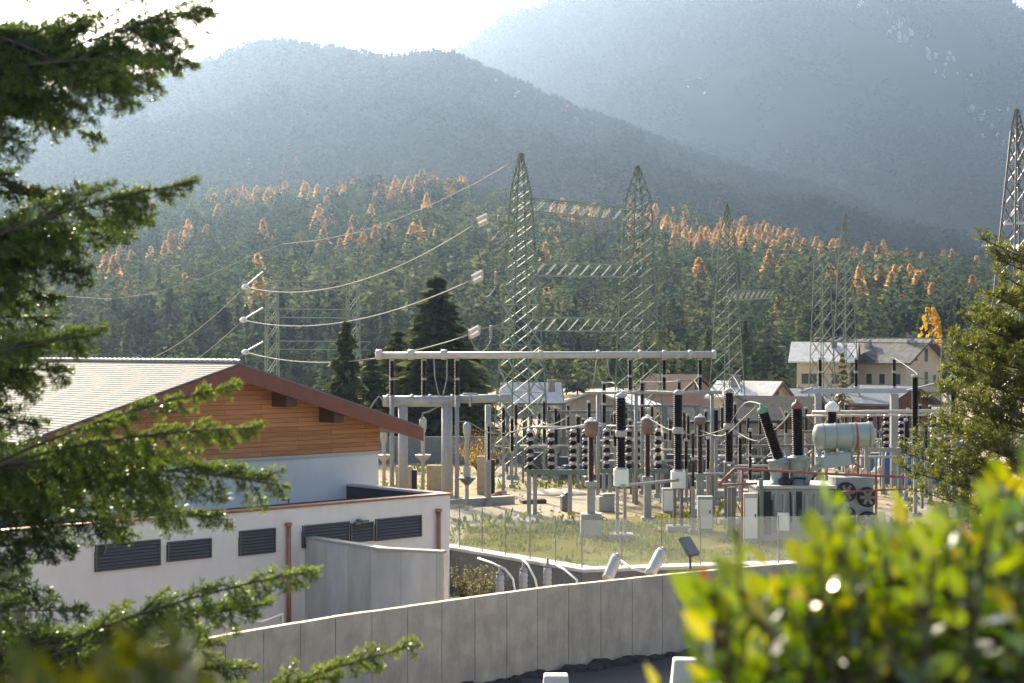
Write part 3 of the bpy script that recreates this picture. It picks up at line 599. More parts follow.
# ------------------------------------------------------------------ lattice pylons
def lattice(legs, brace, a, b_, wa, wb, n, lw, bw_, rot=0.3, peak=None):
    """four legs from a to b_ (plan squares wa -> wb) with crossing braces in n panels"""
    a, b_ = Vector(a), Vector(b_)
    def cnr(t, k):
        w_ = (wa+(wb-wa)*t)/2; ang = rot+math.pi/4+k*math.pi/2; c = a.lerp(b_, t); r = w_*1.414
        return c+Vector((math.cos(ang)*r, math.sin(ang)*r, 0))
    for k in range(4): legs.bar(cnr(0,k), cnr(1,k), lw)
    ts = [0]; h = 1.0
    for i in range(n): ts.append(ts[-1]+h); h *= .93
    ts = [t/ts[-1] for t in ts]
    for i in range(n):
        for k in range(4):
            p0, p1, q0, q1 = cnr(ts[i],k), cnr(ts[i],(k+1)%4), cnr(ts[i+1],k), cnr(ts[i+1],(k+1)%4)
            brace.bar(p0, q1, bw_, bw_*.35); brace.bar(p1, q0, bw_, bw_*.35)
            if i % 2 == 0: brace.bar(q0, q1, bw_*.8, bw_*.35)
def beam_lattice(mb, p, q, h, d, n, lw):
    p, q = Vector(p), Vector(q); ax_ = (q-p).normalized(); s = Vector((-ax_.y,ax_.x,0)).normalized()*(d/2); u = Vector((0,0,h/2))
    for a in (s+u, s-u, -s+u, -s-u): mb.bar(p+a, q+a, lw*1.5)
    for i in range(n):
        t0, t1 = i/n, (i+1)/n; a0, a1 = p.lerp(q,t0), p.lerp(q,t1)
        mb.bar(a0+s-u, a1+s+u, lw*.85, lw*.4); mb.bar(a0-s-u, a1-s+u, lw*.85, lw*.4); mb.bar(a0+s+u, a1-s+u, lw*.8, lw*.3); mb.bar(a0-s-u,a1+s-u,lw*.8,lw*.3)
def mast(par, px, d, ytop, yneck, w0, w1, n, m_leg, m_br, lw=.12, bw_=.12, rot=.3):
    lg, brm = MB(), MB(); x = X(px,d); zn = Z(yneck,d)
    lattice(lg, brm, (x,d,YZ), (x,d,zn), w0, w1, n, lw, bw_, rot)
    if ytop < yneck: lattice(lg, brm, (x,d,zn), (x,d,Z(ytop,d)), w1, .12, 4, lw*.8, bw_*.8, rot)
    lg.build('leg_frame', m_leg, par); brm.build('bracing', m_br, par)
    for k in range(4):
        ft = MB(); ang = rot+math.pi/4+k*math.pi/2; ft.box((x+math.cos(ang)*w0*.707, d+math.sin(ang)*w0*.707, YZ+.12), (.5,.5,.3)); ft.build('footing', conc_pale, par)
pg = thing('portal_pylon', 'tall pale green lattice portal of two masts joined by three beams', 'pylon', (X(521,100),100,YZ))
mast(pg, 521, 100, 153, 190, 2.9, .95, 15, green_steel, tower_pale, .09, .11, .45); mast(pg, 638, 107, 166, 200, 2.7, 1.3, 14, green_steel, green_steel, .08, .07, .45)  # first mast: bracing paler than legs, sunlight on its plates put into the colour
for ya, yb in ((205,217),(269,271),(324,325)):
    q = MB(); beam_lattice(q, W(528,ya,100.2), W(638,yb,107), .85, 1.0, 10, .055); q.build('beam', tower_pale, pg)
for yy in (226,280,332):
    q = MB(); p = W(515,yy,100); e_ = W(496,yy-4,99.5); q.bar(p+Vector((0,.5,.2)), e_, .09); q.bar(p+Vector((0,-.5,.2)), e_, .09); q.bar(p+Vector((0,0,-.5)), e_, .08); q.build('bracket_arm', tower_pale, pg)
sp = thing('lattice_pylon', 'slim green lattice pylon right of the pipe busbar end', 'pylon', (X(727,131),131,YZ), 'slim green pylons in the yard')
mast(sp, 727, 131, 203, 235, 2.5, .85, 15, green_steel, green_steel, .08, .07, .5)
sq = MB(); beam_lattice(sq, W(727,296,131), W(770,294,150), .8, .8, 8, .06); sq.build('beam', green_steel, sp)
pp_ = thing('portal_pylon', 'twin green lattice masts rising in front of the big cream house', 'pylon', (X(835,148),148,YZ))
mast(pp_, 845, 150, 213, 250, 2.2, .8, 14, green_steel, green_steel, .08, .065, .5); mast(pp_, 822, 146, 262, 262, 2.0, 1.0, 11, green_steel, green_steel, .08, .065, .5)
q = MB(); beam_lattice(q, W(812,339,147), W(948,341,152), .5, .5, 18, .06); q.build('beam', grey_steel, pp_)
mast(pp_, 948, 152, 337, 337, 1.2, .8, 6, green_steel, green_steel, .1, .08, .5)
bp_ = thing('lattice_pylon', 'big grey lattice pylon rising behind the pine at the right edge', 'pylon', (X(1016,95),95,YZ))
mast(bp_, 1017, 95, 109, 130, 3.6, .5, 13, grey_steel, grey_steel, .10, .08, .35)
q = MB(); q.bar(W(1004,224,95), W(1040,222,95), .14); q.bar(W(1004,224,95), W(1018,205,95), .1); q.build('crossarm', white_paint, bp_)
fp_ = thing('portal_pylon', 'small pale twin pylons joined by two beams behind the timber gable', 'pylon', (X(312,140),140,YZ))
for px in (272,353): mast(fp_, px, 140, 284, 284, 1.15, .95, 9, tower_pale, tower_pale, .07, .085, .4)
for yy in (285,313,345):
    q = MB(); beam_lattice(q, W(274,yy,140), W(371,yy+1,141), .75, .6, 11, .06); q.build('beam', tower_pale, fp_)

# ------------------------------------------------------------------ overhead lines
def cat(p, q, sag, n=26):
    return [p.lerp(q, t)-Vector((0,0,sag*4*t*(1-t))) for t in [i/n for i in range(n+1)]]
for i, ((x0,y0),(x1,y1),sag,lab) in enumerate((((477,223),(245,287),1.95,'topmost'),((472,280),(243,320),1.5,'middle'),((469,335),(245,352),1.3,'lowest'))):
    a, b_ = W(x0,y0,99.5), W(x1,y1,138.5)
    q = MB(); q.path(cat(a,b_,sag), .042, 6); q.path(cat(b_, W(x1-150, y1+75-i*8, 245), 3.0), .036, 5)
    tag(q.build('power_line', wire_m, None, True), f'{lab} thick conductor sagging from the tall green pylon towards the small twin pylons', 'power line', 'conductors left of the tall green pylon')
    d_ = Vector((.86,.3,.45)).normalized()
    t = thing('strain_insulator', f'{lab} white strain insulator at the pylon end of its conductor', 'insulator', a, 'white insulators on the conductors'); q = MB()
    s = Vector((0,-.1,.17))
    for sg in (-1,1):
        pr = [(.03,0)]
        for k in range(9): pr += [(.05,.02+.085*k),(.17,.04+.085*k),(.17,.06+.085*k),(.05,.085+.085*k)]
        q.lathe(pr, a+s*sg, d_, 10)
    q.build('disc_string', white_paint, t);  # white disc colour stands for the sun glint on the strings
    for c_ in (a, a+d_*.82): q = MB(); q.bar(c_-s*1.3, c_+s*1.3, .1); q.build('yoke_plate', steel_pale, t)
    h0 = W((499,496,491)[i], (221,277,331)[i]-6, 99.3)
    t2 = thing('suspension_insulator', f'{lab} short white insulator hanging beside the tall green pylon', 'insulator', h0, 'white insulators on the conductors'); q = MB(); pr = [(.02,0)]
    for k in range(8): pr += [(.06,.04+.11*k),(.13,.06+.11*k),(.13,.09+.11*k),(.06,.12+.11*k)]
    q.lathe(pr, h0, (0,0,-1), 10); q.build('disc_string', steel_pale, t2)
    q = MB(); lo = h0+Vector((0,0,-.95)); q.path(cat(a, lo, .9, 12), .035, 5); q.path([a+d_*.82, W(513,(212,262,322)[i],100)], .03, 5); tag(q.build('jumper_wire', wire_m, None, True), f'{lab} looped jumper wire beside the tall green pylon', 'wire', 'jumper loops at the tall green pylon')
    t3 = thing('wire_clamp', f'{lab} white clamp at the far left end of its conductor', 'clamp', b_, 'white clamps left of the small twin pylons'); q = MB(); q.lathe([(.1,-.5),(.26,-.4),(.26,-.1),(.2,.35),(.08,.5)], b_, (b_-a), 10); q.build('clamp_body', white_paint, t3, True)
    q = MB(); e_ = W(263,(272,308,342)[i],140); q.bar(b_, e_, .13); q.build('strut', steel_pale, t3); q = MB(); q.path(cat(b_, b_+Vector((.15,0,-1)), .2, 6), .05, 5); q.build('tail', wire_m, t3)
q = MB(); q.path([W(*p) for p in ((525,154,100),(500,169,107),(478,182,114),(440,201,127),(400,218,142),(360,232,158),(320,240,174),(283,244,190),(253,255,205),(200,279,230),(150,294,250),(110,299,266),(60,296,285),(10,286,300))], .03, 5)
tag(q.build('earth_wire', wire_m, None, True), 'thin earth wire falling from the top of the tall green pylon across the forest', 'power line')

# ------------------------------------------------------------------ yard equipment
def sheds(mb, p, q, r, core=.62, pitch=.075, n=12):
    p, q = Vector(p), Vector(q); Ln = (q-p).length; k = max(3, int(Ln/pitch)); pr = [(r*core,0)]
    for i in range(k):
        z = Ln*(i+.1)/k; h = Ln/k; pr += [(r*core,z),(r,z+h*.35),(r*.97,z+h*.5),(r*core,z+h*.75)]
    pr.append((r*core,Ln)); return mb.lathe(pr, p, q-p, n)
def stack(label, px, yt, yb, d, wpx, joints=(), cap='steel', post=.16, group='dark insulator stacks in the yard', name='insulator_stack', cat_='insulator', head=None, base=True):
    x = X(px,d); t = thing(name, label, cat_, (x,d,YZ), group); zt, zb = Z(yt,d), Z(yb,d); r = wpx/2/F*d
    cuts = [zb]+[Z(j,d) for j in sorted(joints, reverse=True)]+[zt]; g_ = .07
    for a, b_ in zip(cuts, cuts[1:]):
        q = MB(); sheds(q, (x,d,a+g_), (x,d,b_-g_), r); q.build('insulator', porc, t)
    for z in cuts: q = MB(); q.lathe([(r*.8,-.068),(r*.95,-.05),(r*.95,.05),(r*.8,.068)], (x,d,z), n=12); q.build('flange', steel_pale, t)
    if head: head(t, x, d, zt, r)
    if zb-.08 > YZ and base:
        q = MB(); q.box((x,d,(YZ+.2+zb-.07)/2), (post,post,zb-.07-YZ-.2)); q.build('post', steel, t); q = MB(); q.box((x,d,YZ+.1),(post*2.2,post*2.2,.22)); q.build('footing', conc_pale, t)
    return t
# thick pipe busbar and its gantry on the left
D0 = 82.0
bb = thing('pipe_busbar', 'long thick pale pipe busbar spanning the yard at eye height', 'busbar', W(378,355,D0))
q = MB(); q.cyl(W(379,355.5,D0), W(716,354.5,D0), .18, n=14); q.build('pipe', alu, bb, True)
q = MB()
for px in (379,411,444): c = W(px,354.5,D0); q.lathe([(.12,-.2),(.27,-.14),(.27,.14),(.12,.2)], c, (1,0,0), 12)
for px in (540,598,640,664,690,714): c = W(px,354.5,D0); q.lathe([(.15,-.11),(.235,-.09),(.235,.09),(.15,.11)], c, (1,0,0), 12)
q.build('clamp', alu, bb, True)
q = MB()
for p in ([(434,357,D0),(435,378,D0),(438,392,D0),(441,399,D0)],[(447,357,D0),(447,378,D0),(444,392,D0),(442,399,D0)],[(597,357,D0),(595,375,D0),(592,386,D0)],[(607,357,D0),(609,374,D0),(618,388,D0)]): q.path([W(*k) for k in p], .035, 6)
q.build('dropper', wire_m, bb, True)
lg = thing('beam_gantry', 'pale grey beam on columns carrying three dark insulators at the left', 'gantry', (X(447,D0),D0,YZ))
q = MB(); q.cyl(W(383,401,D0), W(460,401.5,D0), .29, n=14); q.build('beam', steel_pale, lg, True)
q = MB(); q.cyl(W(460,399,D0), W(512,398,D0), .22, n=12); q.path([W(460,399,D0-.1),W(464,394,D0),W(476,394,D0),W(482,398,D0)], .06, 6); q.build('beam', steel_pale, lg, True)
q = MB()
for px in (388,412,430,452,470,500): c = W(px,400.5,D0); q.lathe([(.1,-.07),(.33,-.06),(.33,.06),(.1,.07)], c, (1,0,0), 12)
q.build('flange', steel_pale, lg, True)
for px, wd in ((403,.50),(447,.56),(488,.32)):
    q = MB(); q.cyl((X(px,D0),D0,YZ), (X(px,D0),D0,Z(405,D0)), wd/2*1.06, wd/2, 12); q.build('column', steel_pale, lg, True)
for px in (392,457):
    q = MB(); q.cyl((X(px,D0-.5),D0-.5,YZ), (X(px,D0-.5),D0-.5,Z(396,D0-.5)), .12, n=10); q.build('column', steel, lg, True)
q = MB(); q.path([W(383,401,D0),W(379,396,D0),W(374,402,D0),W(370,409,D0)], .05, 6); q.path([W(441,405,D0),W(428,412,D0),W(423,413,D0),W(421,419,D0)], .05, 6); q.build('cable', wire_m, lg, True)
for px, s in ((392,'leftmost'),(424,'middle'),(457,'rightmost')): stack(f'dark two part insulator between beam and pipe busbar, {s} of the left three', px, 359.5, 396.5, D0, 5.5, (379,), base=False, group='insulators under the pipe busbar')
for px, s in ((630,'first'),(664,'middle'),(700,'last')): stack(f'dark two part insulator under the right half of the pipe busbar, {s} from the left', px, 358.8, 391, D0, 4.6, (376,), base=False, group='insulators under the pipe busbar')
rb = thing('beam_gantry', 'thin pale beam on posts under the right end of the pipe busbar', 'gantry', (X(660,D0),D0,YZ))
q = MB(); q.cyl(W(585,392.6,D0), W(722,392.4,D0), .085, n=10); q.build('beam', steel_pale, rb, True)
for px in (598,636,712): q = MB(); q.cyl((X(px,D0),D0,YZ), W(px,394,D0), .10, n=8); q.build('column', steel, rb, True)
# right gantry before the cream house
D1 = 92.0
rg = thing('beam_gantry', 'blue grey beam on two columns in front of the big cream house', 'gantry', (X(856,D1),D1,YZ))
q = MB(); q.bar(W(800,391,D1), W(906,390.5,D1), .3, .3); q.build('beam', mat('blue_grey_steel', (.36,.40,.45), .5, .2, var=.1), rg)
for px, wd in ((818,.36),(894,.42)): q = MB(); q.box((X(px,D1),D1,(YZ+Z(393.6,D1))/2),(wd,wd,Z(393.6,D1)-YZ)); q.build('column', steel, rg)
q = MB(); q.bar(W(805,390,D1),W(797,386,D1),.12); q.bar(W(812,388,D1),W(800,392,D1-.5),.1); q.bar(W(906,391,D1),W(934,384,D1+2),.12); q.bar(W(934,384,D1+2),W(955,407,D1+3),.07); q.build('strut', steel, rg)
for px, s in ((820,'left'),(856,'middle'),(894,'right')): stack(f'dark insulator standing on the blue grey beam before the cream house, {s} one', px, 358.5, 387.5, D1, 4.4, (372,), base=False, group='insulators on the blue grey beam')
lb = thing('tube_busbar', 'thin pale tube busbar across the right part of the yard', 'busbar', W(815,411,84)); q = MB(); q.cyl(W(812,412.5,84), W(958,410.5,84), .09, n=8); q.cyl(W(806,416,87), W(958,414.5,87), .06, n=8); q.build('tube', alu, lb, True)
# breakers: upper chamber, node, lower insulator, white drive box, two legs
def breaker(label, px, y0, y1, y2, y3, d, wpx, box=True, yfoot=None):
    x = X(px,d); t = thing('circuit_breaker', label, 'circuit breaker', (x,d,YZ), 'three tall circuit breakers'); r = wpx/2/F*d
    for a, b_, rr in ((y1-2,y0+2,r),(y3,y1+5,r*.88)):
        q = MB(); sheds(q, (x,d,Z(a,d)), (x,d,Z(b_,d)), rr, .75, .085, 14); q.build('insulator', porc, t)
    for pr_, yy in (([(r*.3,0),(r*.95,.03),(r*1.0,.10),(r*.6,.2),(0.02,.24)],y0+2),([(r,-.12),(r*1.1,-.1),(r*1.1,.14),(r*.9,.16)],y1+2),([(r*.9,-.1),(r*1.1,-.05),(r*1.1,.03)],y3)):
        q = MB(); q.lathe(pr_, (x,d,Z(yy,d)), n=14); q.build('node_fitting', steel_pale, t, True)
    z1, z0 = Z(y3+1,d), Z(y3+18,d)
    if box: q = MB(); q.box((x,d,(z0+z1)/2),(.62,.5,z1-z0)); q.build('drive_box', white_paint, t, bevel=.02)
    else: z0 = z1
    for sx_ in (-.16,.16): q = MB(); q.box((x+sx_,d,(YZ+.15+z0)/2),(.13,.24,z0-YZ-.15)); q.build('leg', grey_steel if px > 640 else steel, t)
    q = MB(); q.box((x,d,YZ+.1),(1.0,.9,.3)); q.build('footing', conc_pale, t); return x
breaker('tall black circuit breaker with white box on grey legs above the turf, leftmost of three', 621,396,432,468,468,67,11)
breaker('tall black circuit breaker with white box on dark legs, middle of three', 678,393,429,470,470,70,10)
breaker('tall black circuit breaker without white box, nearest the grey transformer', 729,391,425,462,462,73,10,False)
q = MB(); q.cyl(W(621,486,66.6), W(678,480,69.6), .07, n=8); tag(q.build('linkage_tube', steel_pale, None, True), 'thin pale tube linking the white boxes of two circuit breakers', 'tube')
# current transformers with brown bucket heads
def ct(label, px, yh, yi, yb, d, pedestal=False):
    x = X(px,d); t = thing('current_transformer', label, 'transformer', (x,d,YZ), 'current transformers with brown heads')
    q = MB(); zb, zt = Z(yi,d), Z(yh,d); q.lathe([(.18,0),(.27,.08),(.30,(zt-zb)*.4),(.32,(zt-zb)*.9),(.26,(zt-zb)*.98)], (x,d,zb), n=14); q.build('head', rusty, t, True)
    q = MB(); q.lathe([(.24,0),(.24,.06),(.09,.09),(.09,.16),(.02,.18)], (x,d,zt-.02), n=12); q.bar((x-.5,d,zt-.2),(x+.5,d,zt-.2),.06); q.build('cap', white_paint, t)
    q = MB(); sheds(q, (x,d,Z(yb,d)), (x,d,zb+.01), .15, .7, .07); q.build('insulator', mat('red_brown_porcelain', (.06,.022,.018), .25), t)
    q = MB(); z0 = Z(yb,d); q.box((x,d,z0-.12),(.5,.5,.22)); q.box((x,d,(YZ+1.0+z0-.24)/2 if pedestal else (YZ+.2+z0-.24)/2),(.34,.34,z0-.24-YZ-(1.0 if pedestal else .2))); q.build('stand', steel, t)
    q = MB(); q.box((x,d,YZ+(.5 if pedestal else .1)),(.9 if pedestal else .6,.9 if pedestal else .6,1.0 if pedestal else .22)); q.build('footing', conc_pale, t)
ct('brown bucket headed transformer on a thick pale pedestal, leftmost', 591,421,437,481,68,True); ct('brown bucket headed transformer between the first two circuit breakers', 647.5,418,434,476,74); ct('brown bucket headed transformer between the last two circuit breakers', 700,417,425,473,78)
# disconnectors: beaded columns on green beams
def bead_col(par, x, d, z0, z1, n, r, base_m=True):
    q = MB(); h = (z1-z0)/n; pr = []
    for i in range(n):
        k = h*i; pr += [(r*.35,k),(r*.95,k+h*.10),(r,k+h*.26),(r*.8,k+h*.48),(r*.42,k+h*.56),(r*.95,k+h*.66),(r*.9,k+h*.78),(r*.4,k+h*.97)]
    q.lathe(pr, (x,d,z0), n=12); o = q.build('bead_insulator', [porc, porc_pink], par, True)
    o.data.polygons.foreach_set('material_index', [1 if (j//12) % 8 in (4,5,6) and j < 12*(len(pr)-1) else 0 for j in range(len(o.data.polygons))])
def disconnector(label, pxs, px0, px1, ybeam, ytop, d, legs, mbeam=green_steel, n=5, r=.19):
    t = thing('disconnector', label, 'disconnector', (X((px0+px1)/2,d),d,YZ), 'beaded disconnectors'); zb = Z(ybeam,d)
    q = MB(); q.bar(W(px0,ybeam+2,d-.35), W(px1,ybeam+2,d-.35), .14, .24); q.bar(W(px0,ybeam+2,d+.35), W(px1,ybeam+2,d+.35), .14, .24); q.build('beam', mbeam, t)
    for px in pxs: bead_col(t, X(px,d), d, zb+.03, Z(ytop,d), n, r); 
    q = MB(); 
    for px in pxs: q.box((X(px,d),d,zb+.0),(.34,.5,.05))
    q.build('base_plate', mbeam, t)
    q = MB(); zt = Z(ytop-2,d); q.cyl((X(pxs[0],d),d,zt),(X(pxs[-1],d),d,zt),.05,n=8); q.build('contact_arm', alu, t, True)
    for px in legs: q = MB(); q.box((X(px,d),d,(YZ+zb-.16)/2),(.2,.2,zb-.16-YZ)); q.build('leg', steel, t)
disconnector('beaded disconnector on a green beam and grey legs before the white roofed shed', (530,551,573,585.6), 527,589, 470, 429, 77, (529,535,570))
disconnector('beaded disconnector on a green beam behind the leftmost circuit breaker', (606.5,628.5,637,658), 600,668, 469, 428, 83, (610,634,662))
disconnector('short beaded disconnector right of the grey conservator tank', (870,886,901), 862,905, 448, 414, 86, (868,900), steel, 5, .17)
disconnector('beaded disconnector in front of the blue tarpaulin at the right', (933,947), 926,952, 449, 413, 84, (930,950), steel, 5, .19)
# single stacks (column, top, bottom, depth, width)
for px, yt, yb, d, wp, jn, lab in (
  (604,383,424,86,5,(404,),'slim two part insulator stack left of the leftmost circuit breaker, topped near the shed roof'),
  (488.5,425,461,81.5,4,(),'thin insulator stack fixed against the right column of the left gantry'),
  (503.5,407,437,88,5,(),'ribbed insulator stack before the orange bush, right of the left gantry'),
  (578,416,444,92,5,(),'short dark insulator stack behind the beaded disconnector on the left'),
  (615,413,447,90,4.5,(430,),'dark insulator stack tucked behind the leftmost circuit breaker'),
  (642,382,430,88,4.5,(405,),'slim tall insulator stack between first two circuit breakers'),
  (679,381,394,84,4.5,(),'short insulator stub above the middle circuit breaker'),
  (693,432,488,69,3.6,(459,),'thin two part insulator on its own post beside a pale cabinet'),
  (716,409,438,82,5.5,(),'dark insulator stack on a green grey post left of the third breaker'),
  (750,430,481,72,4.2,(455,),'thin two part insulator stack between third breaker and tilted bushing'),
  (775,425,455,80,4,(),'short dark insulator stack behind the tilted bushing'),
  (915,376,446,76,7.5,(437,),'tall smooth black insulator stack before the pine'),
  (953,376,442,78,6,(),'tall black insulator stack half hidden by the pine'),
  (926,424,452,86,3.5,(),'small dark stack left of the right beaded disconnector'),
  (883,424,448,88,3.2,(),'small dark stack behind the conservator tank end'),
  (544,401,444,98,4,(422,),'far slim stack rising before the white roofed shed'),
  (665,432,462,96,4,(),'far stack seen between the second breaker and its neighbour')):
    stack(lab, px, yt, yb, d, wp, jn)
# back row of stands, alike
for i, px in enumerate((516,524,539,559,568,596,612,633,652,670,688,706,722,740,760,786,806,846,862,878,908,920,940, 508,531,549,583,590,601,626,646,659,684,712,735,748,769,794,815,838,853,893,930)):
    d = 98+(i*7 % 17)+(8 if i > 22 else 0); yy = 404+(i*13 % 17)
    stack('slim dark insulator on a plain grey post in the hazy back row of the yard', px, yy, yy+22+(i % 3)*4, d, 3.6, (), group='back row of insulator posts', name='insulator_post')
for i, (a, b_, yy, d) in enumerate(((505,566,404,104),(548,640,412,101),(600,700,406,108),(690,800,436,102),(700,815,446,96),(800,930,432,104))):
    t = thing('beam_gantry', f"low grey steel frame in the back of the yard, {('before the white roofed shed','before the long tan shed','behind the first breakers','behind the third breaker','left of the tilted bushing','behind the conservator tank')[i]}", 'gantry', (X((a+b_)/2,d),d,YZ), 'low steel frames at the back')
    q = MB(); q.bar(W(a,yy,d), W(b_,yy,d), .16); q.bar(W(a,yy,d+1.5), W(b_,yy,d+1.5), .16)
    for k in range(9): u_ = a+(b_-a)*k/8; q.bar(W(u_,yy,d), W(u_,yy,d+1.5), .09)
    q.build('beam', grey_steel, t)
    for u_ in np.linspace(a+2,b_-2,4):
        for dd in (0,1.5): q = MB(); x = X(u_,d); q.box((x,d+dd,(YZ+Z(yy,d)-.09)/2),(.17,.17,Z(yy,d)-.09-YZ)); q.build('leg', grey_steel, t)
    for u_, v_ in zip(np.linspace(a+2,b_-2,4)[:-1], np.linspace(a+2,b_-2,4)[1:]):
        for (s_, e_, dd) in ((u_,v_,0),(v_,u_,1.5)): q = MB(); q.bar((X(s_,d),d+dd,YZ+.2),(X(e_,d),d+dd,Z(yy,d)-.2),.07); q.build('bracing', grey_steel, t)
# left end: measuring posts, blocks, rear wall
for px, yt, d, fun, lab in ((467,422,79,True,'pale round headed post with a dark funnel right of the gantry columns'),(423,417,84,False,'pale round headed post between the two thick gantry columns'),(384,428,86,False,'pale post beside the eave of the timber gable')):
    x = X(px,d); t = thing('surge_arrester', lab, 'surge arrester', (x,d,YZ), 'pale measuring posts on the left'); zt = Z(yt,d)
    q = MB(); q.lathe([(.09,0),(.11,zt-YZ-.9),(.15,zt-YZ-.75),(.2,zt-YZ-.5),(.2,zt-YZ-.15),(.08,zt-YZ)], (x,d,YZ), n=12); q.build('post', steel_pale, t, True)
    q = MB(); zz = Z(478,d); q.lathe([(.12,-.35),(.42,-.05),(.45,.02),(.2,.05)], (x,d,zz if fun else Z(455,d)), n=14); q.build('collar', grey_steel if fun else steel_pale, t)
    if fun: q = MB(); q.box((x,d,zz+.33),(.36,.3,.5)); q.build('terminal_box', steel_pale, t)
for px0, px1, y0, y1, d, lab in ((396,412,466,492,86,'tan block beside the left gantry column'),(427,448,465,488,87,'wide tan block with dark edge behind the middle column'),(477,490,456,472,88,'small tan block left of the slim right column')):
    a, b_ = W(px0,y1,d), W(px1,y0,d); t = thing('fire_block', lab, 'block', ((a.x+b_.x)/2,d,YZ), 'tan blocks by the left gantry'); q = MB(); q.box(((a.x+b_.x)/2,d,(YZ+b_.z)/2),(b_.x-a.x,.5,b_.z-YZ)); q.build('block', tan_block, t, bevel=.03)
    q = MB(); q.box((b_.x+.14,d,(YZ+b_.z)/2-.1),(.26,.45,b_.z-YZ-.2)); q.build('end_plate', dark, t)
bkw = MB(); strip(bkw, [(-30,112),(2.2,112),(10,116)], .2, YZ, YZ+1.9); tag(bkw.build('perimeter_wall', mat('dull_green_concrete', (.20,.215,.20), .9, var=.12)), 'dull grey green perimeter wall behind the left gantry', 'wall')
bkw = MB(); strip(bkw, [(12,125),(40,128),(70,124)], .2, YZ, YZ+1.7); tag(bkw.build('perimeter_wall', mat('pale_fence_concrete', (.42,.37,.27), .9, var=.15)), 'pale tan perimeter wall behind the bushings', 'wall')

# ------------------------------------------------------------------ power transformer
DT = 66.0
pt = thing('power_transformer', 'big grey power transformer with two black bushings and a round conservator tank', 'transformer', (X(800,DT),DT+1.2,YZ))
def PB(x0,x1,y0,y1,d0,d1): a, b_ = W(x0,y1,DT), W(x1,y0,DT); q = MB(); return q.box(((a.x+b_.x)/2,DT+(d0+d1)/2,(max(a.z,YZ)+b_.z)/2),(b_.x-a.x,d1-d0,b_.z-max(a.z,YZ)))
q = PB(758,834,489,560,0,2.6)
q.build('tank', tr_grey, pt, bevel=.03)
q = MB()
for px in (775,784,793,806,815,824): x = X(px,DT); q.box((x,DT-.06,(YZ+Z(491,DT))/2+.1),(.1,.116,Z(491,DT)-YZ-.5))
q.build('stiffener', tr_grey, pt)
q = MB(); a, b_ = W(756,487.5,DT-.12), W(836,490,DT); q.box(((a.x+b_.x)/2,DT+1.3,a.z+.0),(b_.x-a.x,2.9,.13)); q.build('cover_flange', steel_pale, pt, bevel=.02)
q = MB(); q.box((X(767.5,DT),DT-.02,(Z(491,DT)+Z(536,DT))/2),(.3,.036,1.85)); q.box((X(799,DT),DT-.02,(Z(491,DT)+Z(517,DT))/2),(.24,.036,1.05)); q.build('recess_shade', dark, pt)  # dark strips laid on the tank face, standing in for shade in its gaps
q = MB(); q.cyl((X(760,DT),DT-.25,YZ),(X(760,DT),DT-.25,Z(478,DT)),.09,n=8); q.build('pipe', green_steel, pt)
q = MB()
for k in range(9): x = X(803+k*3.4,DT); q.box((x,DT-.16,(Z(522,DT)+YZ+.3)/2),(.03,.30,Z(522,DT)-YZ-.3))
q.box((X(816.6,DT),DT-.16,Z(521,DT)),(1.25,.34,.08)); q.box((X(816.6,DT),DT-.16,YZ+.3),(1.25,.34,.08)); q.build('radiator', tr_grey, pt)
for pts_, r_ in (([W(772,500,DT-.2),W(772,515,DT-.2),W(776,518,DT-.2)],.03),([W(790,492,DT-.15),W(791,520,DT-.15),W(788,526,DT-.2)],.035),([W(788,484,DT+.2),W(795,478,DT+.4),W(812,479,DT+.5),W(820,470,DT+.6)],.05)): q = MB(); q.path(pts_, r_, 7); q.build('cable', dark, pt, True)
q = MB(); q.lathe([(.3,0),(.3,.25),(.12,.34),(.12,.5)], (X(787.5,DT),DT+.5,Z(486,DT)), n=12); q.build('relief_valve', dark, pt)
q = PB(776,788,512,530,-.32,-.01); q.build('control_box', white_paint, pt, bevel=.02)
q = PB(800,812,516,522,-.3,-.01); q.build('valve', dark, pt)
for px, yb, tx, ty, cm, top in ((779,457,763.5,413,mat('green_cap', (.13,.26,.18), .6),'green'),(798,454,797,409,mat('red_cap', (.26,.09,.075), .6),'red')):
    d = DT+.9; x = X(px,d); zc = Z(485,d); zt = Z(yb+2,d)
    q = MB(); q.lathe([(.5,0),(.5,.1),(.38,.12),(.36,(zt-zc)*.42),(.42,(zt-zc)*.55),(.47,(zt-zc)*.66),(.46,(zt-zc)*.86),(.52,(zt-zc)*.88),(.52,(zt-zc)*.95),(.3,zt-zc)], (x,d,zc), n=18); q.build('turret', tr_grey, pt, True)
    p0 = Vector((x,d,zt)); p1 = W(tx,ty,d); q = MB(); sheds(q, p0, p1, .25, .78, .09, 16); o = q.build('bushing', porc, pt)
    dr_ = (p1-p0).normalized(); q = MB(); q.lathe([(.19,0),(.24,.03),(.24,.16),(.17,.26),(.07,.3),(.05,.42)], p1, dr_, 14); q.build('bushing_cap', cm, o, True)
    q = MB(); q.lathe([(.3,-.16),(.34,-.12),(.34,.02),(.27,.04)], p0, dr_, 14); q.build('flange', steel_pale, o, True)
d = DT+1.6; x = X(832,d); q = MB(); sheds(q, W(832,427,d), W(832,412,d), .24, .7, .09); o = q.build('bushing', porc, pt); q = MB(); q.lathe([(.2,0),(.3,.05),(.3,.25),(.12,.42)], W(832,411.5,d), n=10); q.build('bushing_cap', white_paint, o, True)
q = MB(); q.lathe([(.3,0),(.34,.02),(.3,.8)], W(832,445,d), n=12); q.build('turret', tr_grey, pt, True)
d = DT+1.0; a, b_ = W(816,436.5,d), W(872,434.5,d); rr = .53; Lc = (b_-a).length
